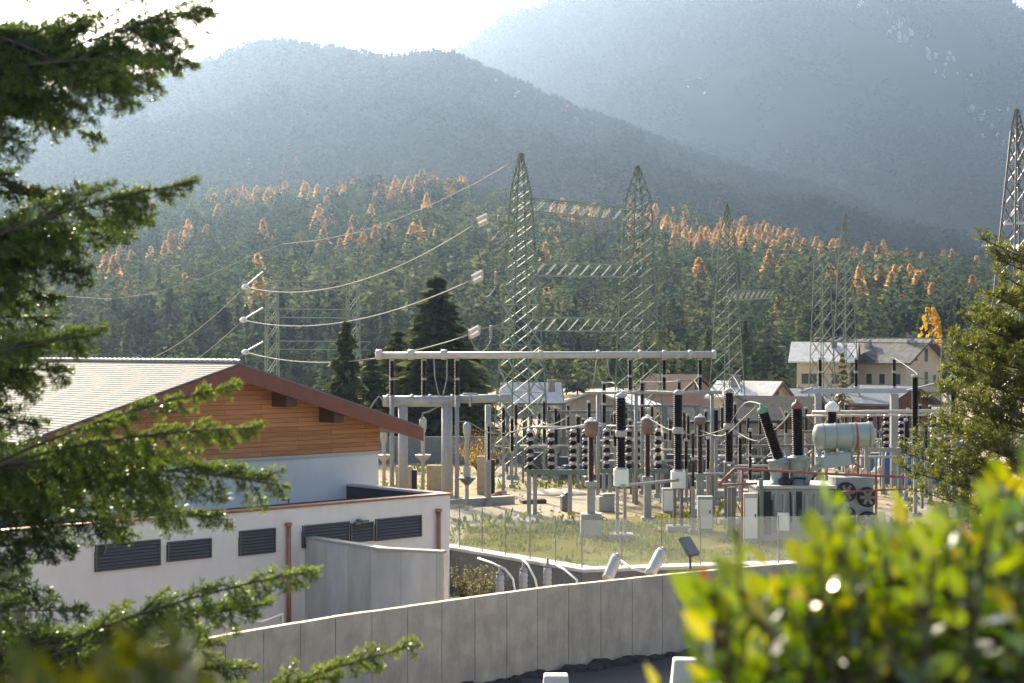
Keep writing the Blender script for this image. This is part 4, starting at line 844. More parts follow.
q = MB(); q.lathe([(.03,-.16),(rr*.55,-.11),(rr*.9,-.02),(rr,.06),(rr,Lc-.06),(rr*.9,Lc+.02),(rr*.55,Lc+.1),(.03,Lc+.14)], a, b_-a, 26); ctk = q.build('conservator_tank', tank_grey, pt, True)
q = MB()
for t_ in (.12,.34,.62,.93): q = MB(); q.lathe([(rr+.005,-.03),(rr+.03,-.025),(rr+.03,.025),(rr+.005,.03)], a.lerp(b_,t_), b_-a, 26); q.build('tank_band', tr_grey, ctk)
q = MB(); q.lathe([(rr+.006,-.035),(rr+.035,-.03),(rr+.035,.03),(rr+.006,.035)], a.lerp(b_,.70), b_-a, 26); c = a.lerp(b_,.70); q.cyl((c.x,c.y-rr-.05,c.z),(c.x,c.y-rr-.05,Z(473,d)),.045,n=8); q.build('red_band', red_pipe, ctk)
for px in (826,846,866): q = MB(); q.bar(W(px,446,d), (X(px,d),d,Z(480,d)), .14); q.build('tank_leg', tr_grey, pt)
q = MB(); q.bar(W(820,462,DT+.4), W(847,458,DT+.8), .75, .55); q.build('cable_box', tank_grey, pt, bevel=.04)
q = MB(); q.path([W(818,452,DT+.6),W(822,462,DT+.5),W(812,470,DT+.4),W(806,485,DT+.4)], .1, 8); q.build('oil_pipe', tr_grey, pt, True); q = MB(); q.path([W(850,449,d),W(852,462,d),W(862,468,d),W(862,480,d)], .07, 8); q.build('oil_pipe', tr_grey, pt, True)
q = PB(836,874,478,556,.1,2.2); rad = q.build('radiator', tr_grey, pt, bevel=.02)
for px, py in ((846,492),(867,497),(846,516),(868,521)):
    c = W(px,py,DT); q = MB(); q.lathe([(.36,0),(.42,.04),(.42,.2),(.36,.22)], (c.x,DT-.13,c.z), (0,1,0), 20); f_ = q.build('fan', dark, rad, True)
    q = MB()
    for k in range(6): an = k*math.pi/3; q.bar((c.x,DT-.16,c.z),(c.x+math.cos(an)*.33,DT-.16,c.z+math.sin(an)*.33),.12,.02,(0,1,0))
    q.lathe([(.08,0),(.08,.06)], (c.x,DT-.2,c.z), (0,1,0), 10); q.build('fan_blade', grey_steel, f_)
rp = thing('sprinkler_pipe', 'red fire sprinkler pipe frame in front of the grey transformer', 'pipe', (X(800,64.3),64.3,YZ))
q = MB(); d = 64.3
q.path([W(718,485,d),W(734,469,d),W(740,468.5,d),W(820,473.5,d),W(905,477,d)], .05, 8); q.path([W(718,485,d),W(757,483.5,d)], .045, 8); q.path([W(842,492,d+.3),W(905,489,d+.3)], .04, 8); q.build('pipe', red_pipe, rp, True)
q = MB()
for px in (742,876): q.cyl((X(px,d),d,YZ),W(px,470 if px < 800 else 476,d),.05,n=8)
for k in range(7): px = 760+k*22; q.cyl(W(px,472+.05*(px-740)*.5,d),W(px,467+.05*(px-740)*.5,d),.03,n=6)
q.build('post', red_pipe, rp, True)
q = MB()
for px, py, d in ((848,475,66.5),(856,473,67),(864,476,66.6),(880,474,68),(872,479,68)): q.lathe([(.04,0),(.13,.05),(.13,.28),(.05,.34)], W(px,py,d), n=8)
tag(q.build('valve_group', mat('valve_orange', (.62,.40,.26), .5, var=.4, scale=3), None, True), 'row of small pale and orange valves behind the red pipe', 'valves', kind='stuff')
for px0, px1, y0, y1, d, lab in ((697.5,712.5,496,529,70,'pale upright control cabinet beside the thin insulator post'),(743,757,493,532,66,'pale control cabinet left of the grey transformer'),(662,676,488,512,78,'low grey control cabinet between the middle breaker and gravel heap')):
    a, b_ = W(px0,y1,d), W(px1,y0,d); t = thing('control_cabinet', lab, 'cabinet', ((a.x+b_.x)/2,d,YZ), 'control cabinets in the yard'); cx_ = (a.x+b_.x)/2
    q = MB(); q.box((cx_,d,(YZ+.1+b_.z)/2),(b_.x-a.x,.5,b_.z-YZ-.1)); q.build('body', steel_pale, t, bevel=.02); q = MB(); q.box((cx_,d-.262,(YZ+b_.z)/2),((b_.x-a.x)*.86,.02,(b_.z-YZ)*.82)); o = q.build('door', white_paint, t)
    q = MB(); q.box((cx_+.18,d-.285,(YZ+b_.z)/2+.1),(.05,.024,.16)); q.build('handle', dark, o)
    q = MB(); q.box((cx_,d,YZ+.05),(b_.x-a.x-.06,.44,.1)); q.build('plinth', conc_pale, t)
t = thing('post', 'short thick dark grey post left of the red pipe bend', 'post', (X(730,68),68,YZ)); q = MB(); q.box((X(729,68),68,(YZ+Z(487,68))/2),(.14,.2,Z(487,68)-YZ)); q.box((X(733.5,68),68.1,(YZ+Z(487,68))/2),(.18,.2,Z(487,68)-YZ)); q.build('post_shaft', grey_steel, t)
# drooping bare wires between the apparatus
for i, (pts, r) in enumerate(([[(457,421,80),(470,423,80),(487,432,80),(508,433,79),(531,426,77)],.05],[[(531,427,77),(558,429,76),(587,424,68)],.045],[[(599,423,68),(610,430,67.5),(621,432,67)],.045],[[(525,404,100),(545,424,96),(566,418,92),(573,406,90)],.05],
   [[(488,424,81),(497,427,82),(504,420,88)],.04],[[(621,395,67),(640,391,75),(678,392,70)],.04],[[(678,431,70),(700,436,74),(729,428,73)],.045],[[(700,430,78),(722,436,74),(742,420,70),(757,406,67)],.05],[[(729,427,73),(755,441,70),(775,430,69),(797,407,66.9)],.05],
   [[(763,405,66.9),(745,403,70),(729,426,73)],.05],[[(797,406,66.9),(820,427,67.5),(832,410,67.6)],.05],[[(797,406,66.9),(780,420,68),(763,405,66.9)],.03],[[(832,408,67.6),(850,413,75),(886,412,84)],.04],[[(725,374,82),(733,376,82),(742,392,80)],.06],[[(604,383,86),(614,383,85),(618,390,82)],.06],
   [[(642,382,88),(664,382,86),(679,381,84)],.045],[[(679,381,84),(694,381,84),(700,392,82)],.06],[[(647,417,74),(665,428,72),(678,431,70)],.045],[[(915,376,76),(935,382,77),(953,376,78)],.04],[[(894,358,92),(915,372,84),(915,376,76)],.03])):
    P_ = [Vector(W(*p)) for p in pts]; fine = []
    for k in range(len(P_)-1):
        p0, p1, p2, p3 = P_[max(k-1,0)], P_[k], P_[k+1], P_[min(k+2,len(P_)-1)]
        for t_ in (0,.25,.5,.75): fine.append(.5*((2*p1)+(p2-p0)*t_+(2*p0-5*p1+4*p2-p3)*t_**2+(3*p1-p0-3*p2+p3)*t_**3))
    fine.append(P_[-1]); q = MB(); q.path(fine, r*.62, 6)
    tag(q.build('wire', wire_m, None, True), 'slack pale wire linking the tops of the yard apparatus', 'wire', 'slack wires between apparatus')
# more tube busbars and medium stacks in the crowded middle of the yard
for i, (x0, x1, yy, d, lab) in enumerate(((596,668,441,93,'behind the leftmost breaker'),(640,742,450,90,'behind the middle breaker'),(690,766,457,86,'left of the transformer'),(520,604,446,95,'behind the left beaded disconnector'),(724,806,466,80,'just left of the two bushings'),(600,690,461,88,'low between the first two breakers'),(845,948,440,93,'behind the conservator tank'),(688,760,474,78,'lowest, above the pale cabinet'),(850,925,457,80,'lowest, right of the conservator tank'))):
    t = thing('tube_busbar', f'thin grey tube on short posts, {lab}', 'busbar', (X((x0+x1)/2,d),d,YZ), 'thin tubes in the middle of the yard')
    q = MB(); q.cyl(W(x0,yy,d), W(x1,yy-.5,d), .06, n=8); q.build('tube', steel_pale, t, True)
    for u_ in np.linspace(x0+3,x1-3,4): q = MB(); q.box((X(u_,d),d,(YZ+Z(yy+1.2,d))/2),(.12,.12,Z(yy+1.2,d)-YZ)); q.build('post', grey_steel if i % 2 else green_steel, t)
for px, yt, yb, d, wp, lab in ((657,436,470,86,5,'stout dark stack behind the brown bucket head, left of the middle breaker'),(686,440,470,84,4.5,'dark stack just right of the middle breaker'),(708,438,470,83,4.5,'dark stack left of the third breaker, above a pale cabinet'),(740,437,468,84,4.5,'dark stack right of the third breaker'),(598,446,474,84,4,'dark stack just right of the leftmost bucket head'),(512,418,452,92,4.5,'dark stack below the portal pylon foot'),(556,408,446,97,4.5,'dark stack before the tan shed, left'),(589,402,440,97,4.5,'dark stack before the tan shed, right'),(630,420,452,95,4.5,'dark stack right of the leftmost breaker top'),(862,424,452,90,4,'dark stack above the conservator tank end'),(906,420,455,84,4.5,'dark stack left of the tall black one by the pine')):
    stack(lab, px, yt, yb, d, wp, ())
# loose stones over the gravel
n = 2600; sx_ = rng.uniform(-9,28,n); sy_ = rng.uniform(66,122,n); k = fbm(sx_*.25+30, sy_*.2, 8) > .45; sx_, sy_ = sx_[k], sy_[k]; n = len(sx_); s_ = rng.uniform(.04,.16,n)**1.0
Vb = np.array([[1,0,0],[0,1,0],[-1,0,0],[0,-1,0],[0,0,.8]]); V = Vb[None]*s_[:,None,None]*rng.uniform(.6,1.3,(n,5,3))+np.stack([sx_,sy_,np.full(n,YZ)],1)[:,None,:]; Fq = np.array([[0,1,4,4],[1,2,4,4],[2,3,4,4],[3,0,4,4]])
Ft = np.concatenate([np.arange(n)[:,None]*5+np.array([[a,b_,4]]) for a, b_ in ((0,1),(1,2),(2,3),(3,0))])
tag(npmesh('gravel', V.reshape(-1,3), Ft, mat('stone_grey', (.30,.28,.25), .9, var=.4, scale=.6)), 'loose grey stones scattered over the yard ground', 'stones', kind='stuff')
n = 5000; gx = rng.uniform(-9,30,n); gy = rng.uniform(70,125,n); k = fbm(gx*.18+50, gy*.15, 12) > .56; gx, gy = gx[k], gy[k]; n = len(gx); a = rng.uniform(0,6.28,n); hh_ = rng.uniform(.1,.38,n); ww = rng.uniform(.04,.14,n); ca, sa = np.cos(a), np.sin(a)
V = np.zeros((n,4,3)); V[:,0] = np.stack([gx-ca*ww,gy-sa*ww,np.full(n,YZ)],1); V[:,1] = np.stack([gx+ca*ww,gy+sa*ww,np.full(n,YZ)],1); V[:,2] = np.stack([gx+ca*ww+sa*hh_*.4,gy+sa*ww-ca*hh_*.4,YZ+hh_],1); V[:,3] = np.stack([gx-ca*ww*.6+sa*hh_*.4,gy-sa*ww*.6-ca*hh_*.4,YZ+hh_*.8],1)
tag(npmesh('weeds', V.reshape(-1,3), np.arange(4*n).reshape(n,4), grass_m, np.repeat(rng.random(n),4)), 'patches of yellowing weeds on the yard gravel', 'weeds', kind='stuff')
# clutter on the ground
def heap(name, label, px, py, wx, wy, h, m, seed):
    d = 12668/(py-350); x = X(px,d); r = np.random.default_rng(seed); q = MB(); q.lathe([(1,0),(.85,.25),(.55,.62),(.25,.9),(.02,1)], (0,0,0), n=22)
    q.v = [(x+v[0]*wx*(1+r.normal(0,.07)), d+v[1]*wy*(1+r.normal(0,.07)), YZ-.02+max(0,v[2]*h*(1+r.normal(0,.08)))) for v in q.v]; tag(q.build(name, m, None, True), label, 'heap')
heap('gravel_heap', 'dark grey gravel heap behind the white breaker boxes', 662, 487, 2.2, 1.5, 1.4, mat('dark_gravel', (.11,.11,.11), .95, var=.3, scale=8, bump=.6, bscale=12), 1)
heap('rubble_heap', 'red brown rubble heap right of the left gantry', 499, 501, .8, .6, .5, mat('red_rubble', (.24,.10,.07), .95, var=.4, scale=6, bump=.6), 2)
heap('sand_heap', 'pale sand heap behind the red brown rubble', 560, 494, 2.0, 1.2, .35, mat('sand', (.5,.44,.36), .95, var=.2, scale=3), 3)
for i, (px, py, wd, dp, h, m, lab) in enumerate(((533,503,1.3,.8,.22,mat('brown_slab', (.10,.06,.045), .8, var=.3),'stack of dark brown planks on the gravel before the green beam'),(572,479,1.7,1.0,.9,mat('blue_cover', (.05,.10,.22), .6, var=.3),'blue covered crate under the beaded disconnector'),(565,473,1.2,.8,.95,white_paint,'white crate behind the blue covered crate'),(603,487,2.4,1.1,.8,mat('dark_machine', (.06,.065,.075), .5, var=.3),'dark low machine behind the leftmost breaker'),(605,511,.8,.8,.9,conc_pale,'pale concrete cube right of the thick pedestal'),(566,511,.5,.5,.95,grey_steel,'small grey post box left of the thick pedestal'),(760,470,1.6,1.0,.8,mat('blue_dull', (.10,.14,.22), .6, var=.3),'dull blue crate behind the third breaker'),(790,462,2.6,1.2,1.2,mat('grey_cover', (.30,.31,.33), .7, var=.2),'grey covered machine between the two bushings'))):
    d = 12668/(py-350); x = X(px,d); q = MB(); q.box((x,d,YZ+h*.42),(wd,dp,h*.84),.2); q.box((x+.1,d,YZ+h*.92),(wd*.8,dp*.8,h*.15),.28); t = tag(q.build('crate' if 'crate' in lab else 'plank_stack' if 'plank' in lab else 'machine' if 'machine' in lab else 'block', m, None, bevel=.04), lab, 'crate' if 'crate' in lab else 'planks' if 'plank' in lab else 'machine' if 'machine' in lab else 'block')
for k, (a, b_, lab) in enumerate((((440,508),(512,503),'left'),((690,488),(762,486),'middle'),((700,498),(765,497),'right'),((860,470),(905,466),'far right'))):
    d0, d1 = 12668/(a[1]-350), 12668/(b_[1]-350); q = MB(); q.bar((X(a[0],d0),d0,YZ+.2),(X(b_[0],d1),d1,YZ+.2),.5,.4); tag(q.build('cable_trough', conc_pale), f'long low pale concrete cable trough on the gravel, {lab} one', 'trough', 'concrete troughs on the gravel')
q = MB(); x, d = X(922,96), 96; q.add([(x-3,d-1.5,YZ),(x+3,d-1.5,YZ),(x+3,d+1.5,YZ),(x-3,d+1.5,YZ),(x-2.2,d-.4,YZ+2.2),(x+2.4,d-.3,YZ+2.9),(x+2.4,d+.3,YZ+2.9),(x-2.2,d+.4,YZ+2.2)], [(0,3,2,1),(4,5,6,7),(0,1,5,4),(1,2,6,5),(2,3,7,6),(3,0,4,7)])
tag(q.build('tarpaulin', mat('blue_tarpaulin', (.035,.09,.28), .5, var=.3, scale=1, bump=.5, bscale=4)), 'blue tarpaulin draped over a load behind the right beaded disconnector', 'tarpaulin')

# ------------------------------------------------------------------ village beyond the yard
cream = mat('cream_render', (.60,.50,.36), .9, var=.06, scale=.5); tanwall = mat('tan_wall', (.40,.34,.27), .9, var=.1); brownw = mat('brown_boards', (.17,.075,.05), .8, var=.3, scale=1.5)
frost = mat('frosted_roof', (.72,.71,.68), .9, var=.2, scale=.9, col2=(.48,.47,.46), spec=.1); slate = mat('slate_roof', (.13,.13,.13), .8, var=.45, scale=1.2, spec=.15); dslate = mat('dark_slate', (.06,.065,.07), .9, var=.25, scale=1, spec=.1); blueroof = mat('blue_grey_roof', (.12,.15,.19), .8, var=.15, spec=.1)
win = mat('window_dark', (.05,.045,.045), .25); shut = mat('shutter_brown', (.13,.06,.04), .7)
def house(name, label, cat_, o3, rot, L_, Wd, ze, zr, wm, rm, z0=YZ, windows=(), over=.7, chim=(), group=None, rm2=None):
    """ridge along local x, front = -y; windows: (face, u, z, w, h), face f(ront) / r(ight gable)"""
    t = thing(name, label, cat_, (o3[0],o3[1],z0), group); ca, sa = math.cos(rot), math.sin(rot)
    T = lambda x, y_, z: Vector((o3[0]+x*ca-y_*sa, o3[1]+x*sa+y_*ca, z))
    a, b_ = L_/2, Wd/2; q = MB(); q.prism([T(-a,-b_,z0-.3),T(-a,b_,z0-.3),T(-a,b_,ze),T(-a,0,zr-.1),T(-a,-b_,ze)], T(a,0,0)-T(-a,0,0)); q.build('wall', wm, t)
    k = (zr-ze)/b_; e = b_+over
    for sg, m in ((-1,rm),(1,rm2 or rm)):
        q = MB(); q.hexa([T(-a-over,sg*e,ze-k*over-.02),T(a+over,sg*e,ze-k*over-.02),T(a+over,0,zr-.02),T(-a-over,0,zr-.02),T(-a-over,sg*e,ze-k*over+.2),T(a+over,sg*e,ze-k*over+.2),T(a+over,0,zr+.2),T(-a-over,0,zr+.2)]); ro = q.build('roof', m, t)
        q = MB(); q.hexa([T(a+over+.003,sg*e,ze-k*over-.15),T(a+over+.12,sg*e,ze-k*over-.15),T(a+over+.12,0,zr-.15),T(a+over+.003,0,zr-.15),T(a+over+.003,sg*e,ze-k*over+.24),T(a+over+.12,sg*e,ze-k*over+.24),T(a+over+.12,0,zr+.24),T(a+over+.003,0,zr+.24)]); q.build('bargeboard', wood_dark, t)
    for face, u_, z, w_, h_ in windows:
        q = MB(); f_ = MB()
        if face == 'f':
            q.prism([T(u_-w_/2,-b_-.02,z),T(u_+w_/2,-b_-.02,z),T(u_+w_/2,-b_-.02,z+h_),T(u_-w_/2,-b_-.02,z+h_)], T(0,.04,0)-T(0,0,0)); fr = [T(u_-w_/2-.12,-b_-.05,z-.08),T(u_+w_/2+.12,-b_-.05,z-.08),T(u_+w_/2+.12,-b_-.05,z),T(u_-w_/2-.12,-b_-.05,z)]; dv = T(0,.05,0)-T(0,0,0)
        else:
            q.prism([T(a+.02,u_-w_/2,z),T(a+.02,u_+w_/2,z),T(a+.02,u_+w_/2,z+h_),T(a+.02,u_-w_/2,z+h_)], T(-.04,0,0)-T(0,0,0)); fr = [T(a+.05,u_-w_/2-.12,z-.08),T(a+.05,u_+w_/2+.12,z-.08),T(a+.05,u_+w_/2+.12,z),T(a+.05,u_-w_/2-.12,z)]; dv = T(-.05,0,0)-T(0,0,0)
        o = q.build('window', win, t); f_.prism(fr, dv); f_.build('sill', conc_pale, o)
    for u_, v_ in chim:
        q = MB(); zz = zr-k*abs(v_); q.box(T(u_,v_,zz+.45),(.8,.8,1.6),rot); q.box(T(u_,v_,zz+1.3),(1.0,1.0,.12),rot); q.build('chimney', mat('chimney_grey', (.25,.23,.22), .9), t)
    return t, T
# big cream house in two joined blocks
DH = 232.0; px_m = DH/F
hx = X(826,DH+3)
house('village_house', 'left cream wing with frosted white roof and brown shutters beside the grey slate roof', 'house', (hx,DH+4,0), -.26, 7.6, 9, Z(358.5,DH), Z(343,DH+4), cream, frost, 0.6, [('f',-2.0,4.6,2.2,1.5),('f',1.8,4.6,1.2,1.5),('f',-1.6,1.6,1.2,1.4),('f',1.8,1.6,1.2,1.4)], 1.2, [(1.5,-1.5)], 'the two wings of the big cream house')
t, T = house('village_house', 'big cream house with grey slate roof, balcony and tall gable at the right', 'house', (X(906,DH)-.13,DH+7.6,0), -.75, 10.6, 11, Z(360,DH), Z(340,DH+5), cream, slate, 0.2, [('f',-3.6,4.2,.9,2.0),('f',-.9,4.5,.9,1.5),('f',1.3,4.5,.9,1.5),('f',3.9,4.5,.9,1.5),('f',-1.6,1.3,1,1.5),('f',1.6,1.3,1,1.5),('r',-2.6,8.0,.9,1.3),('r',.6,7.9,1.0,1.9),('r',.6,4.4,1.0,1.9),('r',-2.6,4.4,1.0,1.5),('r',3.2,4.4,.9,1.4)], 1.2, [(-3,-2.2),(3.5,-1.0)], 'the two wings of the big cream house')
q = MB(); q.box(T(-3.6,-6.2,3.95),(3.0,1.4,.2),-.75)
for k in range(12): p = T(-5.0+k*.255,-6.85,4.05); q.bar(p, p+Vector((0,0,1.0)), .07)
q.bar(T(-5.1,-6.85,5.08),T(-2.1,-6.85,5.08),.12); q.build('balcony', shut, t)
q = MB(); q.hexa([T(-3.2,-6.2,Z(361,DH)),T(.6,-6.2,Z(361,DH)),T(.6,-1.5,Z(352,DH)),T(-3.2,-1.5,Z(352,DH)),T(-1.3,-6.5,Z(353,DH)),T(-1.25,-6.5,Z(353,DH)),T(-1.25,-1,Z(346,DH)),T(-1.3,-1,Z(346,DH))]); q.build('dormer', slate, t)
house('shed', 'white roofed shed behind the tall green portal pylon', 'shed', (X(531,190),190,0), .05, 6.6, 5, Z(401,190), Z(384,190), tanwall, frost, YZ, [('f',-1.5,2.0,.8,.8)], .4, [(2.4,-1.0)])
house('shed', 'long tan shed with pale roof edge behind the beaded disconnector', 'shed', (X(606,152),154,0), 1.35, 12, 8.6, Z(407,152), Z(391,152), tanwall, mat('pale_sheet_roof', (.50,.52,.53), .6, var=.15), YZ, [('f',-3,3.0,.8,.8)], .5, rm2=mat('pale_sheet_roof', (.5,.5,.5)))
house('village_house', 'brown house with dark roof and white gable edge under the right pipe end', 'house', (X(676,182),183,0), -.75, 6.2, 6.5, Z(391,182), Z(376,182), mat('pink_brown_wall', (.33,.24,.22), .9, var=.1), mat('brown_roof', (.075,.05,.045), .9, var=.3, spec=.1), YZ, [('r',0,5.0,.8,.8)], .5, rm2=dslate)
house('village_house', 'low cream house with frosted white roof right of the slim green pylon', 'house', (X(752,172),174,0), -.55, 6.6, 5.6, Z(396,172), Z(383,172), cream, frost, YZ, [('r',0,4.1,1.0,.9)], .6, [(-1.2,-1)])
house('village_house', 'small house with pale grey roof left of the cream house wall', 'house', (X(795,178),180,0), .5, 6, 5, Z(402,178), Z(391,178), tanwall, mat('pale_grey_roof', (.42,.43,.42), .7, var=.25), YZ, [], .5)
house('barn', 'brown barn with dull dark roof behind the tilted bushing', 'barn', (X(778,128),130,0), -.5, 7.0, 5, Z(415,128), Z(399,128), brownw, mat('dull_dark_roof', (.07,.07,.065), .9, var=.25, spec=.1), YZ, [], .5)
house('barn', 'red brown barn with blue grey roof below the cream house', 'barn', (X(888,148),150,0), -.95, 6.5, 6.0, Z(402,148), Z(388,148), brownw, blueroof, YZ, [], .7)
house('shed', 'low dark shed with long grey roof behind the third breaker', 'shed', (X(722,118),120,0), .02, 8.5, 4, Z(421,118), Z(411,118), tanwall, dslate, YZ, [('f',-2,2.2,.9,.8),('f',1.5,2.2,.9,.8)], .4)
# trees and shrubs of the yard's surroundings
yellow_m = leafmat('yellow_leaves', [(0,(.45,.24,.02)),(.5,(.68,.40,.03)),(1,(.60,.44,.10))], .4)
tan_m = leafmat('tan_leaves', [(0,(.16,.15,.07)),(.6,(.26,.21,.11)),(1,(.36,.27,.15))], .3)
sprd_m = leafmat('spruce_needles', [(0,(.026,.038,.018)),(.6,(.075,.095,.042)),(1,(.20,.20,.085))], .48, rough=1, spec=0)
plant('birch_tree', 'bright yellow autumn tree beside the roof of the big cream house', 'tree', None, (X(930,246),246,0.4), 15.6, 'leafy', 0, 700, yellow_m, .42)
def big_spruce(label, px, d, ytop, n, m, wide, i, kind='tiered'):
    h_ = Z(ytop,d)-YZ; plant('spruce_tree', label, 'tree', None, (X(px,d),d,YZ), h_, kind, 20+i, n, m, wide)
big_spruce('tall dark spruce behind the left end of the pipe busbar', 437,128,277,3000,sprd_m,1.55,0); big_spruce('dark spruce left of the tall spruce, behind the gantry', 398,134,330,1600,sprd_m,1.7,1); big_spruce('dark spruce right of the tall spruce', 466,136,335,1500,sprd_m,1.6,2)
big_spruce('thin olive half bare conifer behind the roof of the timber gable', 346,118,322,1100,sprd_m,1.1,3,'spruce'); big_spruce('slender young conifer in front of the cream house wall', 842,140,352,500,tan_m,.8,4); big_spruce('dark spruce beside the eave of the timber gable', 372,125,352,900,sprd_m,1.6,5); big_spruce('small dark spruce behind the gantry columns', 420,126,362,1000,sprd_m,1.9,6)
for i, (px, d, h_, wd, m, lab) in enumerate(((478,104,2.4,1.6,yellow_m,'bright yellow bush behind the slim gantry column'),(497,112,3.8,2.2,mat('x', (.1,.1,.1)) if False else leafmat('orange_brown_leaves', [(0,(.26,.17,.08)),(1,(.42,.28,.12))], .3),'orange brown bush behind the ribbed insulator stack'),(690,128,2.6,2.6,yellow_m,'yellow bush between the brown house and the yard'),(668,132,2.2,3.0,tan_m,'tan bush below the brown house'),(640,140,2.4,3.0,tan_m,'dull bush behind the back row, below the pipe busbar'),(812,135,3.4,2.6,ever_m,'green bush below the frosted wing'),(836,120,3.6,2.4,ever_m,'green bush behind the conservator tank'),(935,150,5,3.2,ever_m,'dark green bush right of the red brown barn'),(858,190,5,3,ever_m,'dark green bush at the foot of the cream house'))):
    shrub('bush', lab, X(px,d), d, YZ, h_, wd*2.4, 1500, m, 400+i, cat='bush')
for i, px in enumerate((508,536,561,588,617,640,668,694,716,742,764,790,826,868)):
    d = 113+(i*5 % 9); shrub('bush', 'dull green brown bush in the row behind the back insulator posts', X(px,d), d, YZ, 1.7+(i*7 % 5)*.28, 5.5, 900, (dry_m, ever_m, ever_m, tan_m)[i % 4], 500+i, 'bushes behind the back row of posts', 'bush')
for i, (px, d, wd, h_, m) in enumerate(((548,101,2.6,1.5,'dark_machine'),(622,103,2.2,1.3,'dull_green_concrete'),(682,99,2.8,1.5,'dark_machine'),(735,100,2.4,1.4,'grey_cover'),(770,97,2.2,1.5,'dark_machine'),(880,99,2.6,1.6,'dull_green_concrete'))):
    x = X(px,d); q = MB(); q.box((x,d,YZ+h_*.4),(wd,1.0,h_*.8)); q.box((x-.2,d,YZ+h_*.9),(wd*.7,.8,h_*.198)); tag(q.build('switch_cabinet', MATS[m], None, bevel=.03), ('dark low cabinet before the tan shed','dull green cabinet behind the leftmost breaker','dark low cabinet behind the middle breaker','grey cabinet behind the third breaker','dark low cabinet left of the bushings','dull green cabinet right of the conservator tank')[i], 'cabinet', 'low cabinets at the back')
# ------------------------------------------------------------------ foreground: silver fir at the left
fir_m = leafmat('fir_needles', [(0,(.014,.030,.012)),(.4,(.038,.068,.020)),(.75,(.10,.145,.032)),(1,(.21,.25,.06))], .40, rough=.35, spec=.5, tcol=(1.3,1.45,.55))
def needles(segs, r, ln, wd, per_m, up=None):
    """flat needles on both sides of twig segments [(p0,p1)]"""
    A0 = np.array([s[0] for s in segs]); B0 = np.array([s[1] for s in segs]); T_ = np.array([s[2] for s in segs]); le = np.linalg.norm(B0-A0,axis=1)
    cnt = np.maximum(1,(le*per_m).astype(int)); idx = np.repeat(np.arange(len(segs)),cnt); n = len(idx)
    t = r.random(n)[:,None]; p = A0[idx]*(1-t)+B0[idx]*t; d = (B0-A0)[idx]/(le[idx][:,None]+1e-9)
    rv = r.normal(0,1,(n,3)); s = np.cross(d,rv); s /= np.linalg.norm(s,axis=1)[:,None]+1e-9
    o = s*.8+d*.62; o /= np.linalg.norm(o,axis=1)[:,None]; wv = np.cross(o, r.normal(0,1,(n,3))); wv /= np.linalg.norm(wv,axis=1)[:,None]+1e-9
    L_ = (ln*r.uniform(.7,1.2,n))[:,None]; w_ = wd/2
    V = np.stack([p, p+o*L_*.5+wv*w_, p+o*L_, p+o*L_*.5-wv*w_],1)
    return V, np.clip(T_[idx]+r.normal(0,.13,n),0,1)
def nv(v): return v/(np.linalg.norm(v)+1e-9)
def spray(base, tip, r, arch=.12, tilt=.7, start=.18, twig=.55, gap=.055, tone=0.0, droop=.1, lit=.5):
    """one bough: axis, flat side twigs, twiglets; returns (wood paths, needle segments)"""
    base, tip = np.array(base,float), np.array(tip,float); Ln = np.linalg.norm(tip-base); wood = []; segs = []
    P_ = lambda t: base*(1-t)+tip*t+np.array([0,0,arch*Ln*4*t*(1-t)])
    ax_ = [P_(t) for t in np.linspace(0,1,14)]; wood.append((ax_, .014*min(1,Ln/2), .003))
    up = nv(np.array([r.normal(0,.15), -tilt, 1.0])); n_ = int(Ln*(1-start)/gap)
    for i in range(n_):
        t = start+(1-start)*(i+r.random()*.6)/n_; p = P_(t); d = nv(P_(min(1,t+.03))-P_(t-.03)); lat = nv(np.cross(d,up))
        for sg in (-1,1):
            if r.random() < .25: continue
            l = Ln*twig*(1-t)**.7*r.uniform(.3,1.25)*.62+.06; l = min(l,.8); droop_ = droop*r.uniform(.2,2.4)
            dd = nv(d*r.uniform(.65,1.0)+lat*sg*r.uniform(.6,.95)+np.array([0,0,-droop_])+r.normal(0,.16,3)); q = p+dd*l*.55; e = q+nv(dd+d*.35+np.array([0,0,-droop_*1.3]))*l*.45
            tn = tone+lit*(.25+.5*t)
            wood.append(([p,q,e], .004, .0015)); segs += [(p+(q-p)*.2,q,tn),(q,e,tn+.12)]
            m_ = int(l/.04)
            for k in range(m_):
                f = .15+.85*(k+r.random()*.5)/m_; c = p+(q-p)*(f/.55) if f < .55 else q+(e-q)*((f-.55)/.45); l2 = max(.03, l*.30*(1-f)**.6+.02)*r.uniform(.7,1.2)
                for s2 in (-1,1):
                    if r.random() < .15: continue
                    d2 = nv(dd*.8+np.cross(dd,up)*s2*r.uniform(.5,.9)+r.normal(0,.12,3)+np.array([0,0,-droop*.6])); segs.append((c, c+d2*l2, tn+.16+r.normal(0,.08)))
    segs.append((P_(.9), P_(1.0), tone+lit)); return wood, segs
fr = np.random.default_rng(42); DF = 8.6
fir = thing('fir_tree', 'dark green fir reaching in from the left edge close to the camera', 'tree', (X(-190,DF),DF,float(slope_z(X(-190,DF),DF))))
q = MB(); tx = X(-190,DF); q.path([(tx,DF,float(slope_z(tx,DF))-.1),(tx+.03,DF,8),(tx,DF,11),(tx,DF,15)], .19, 12, .05); q.build('trunk', bark, fir, True)
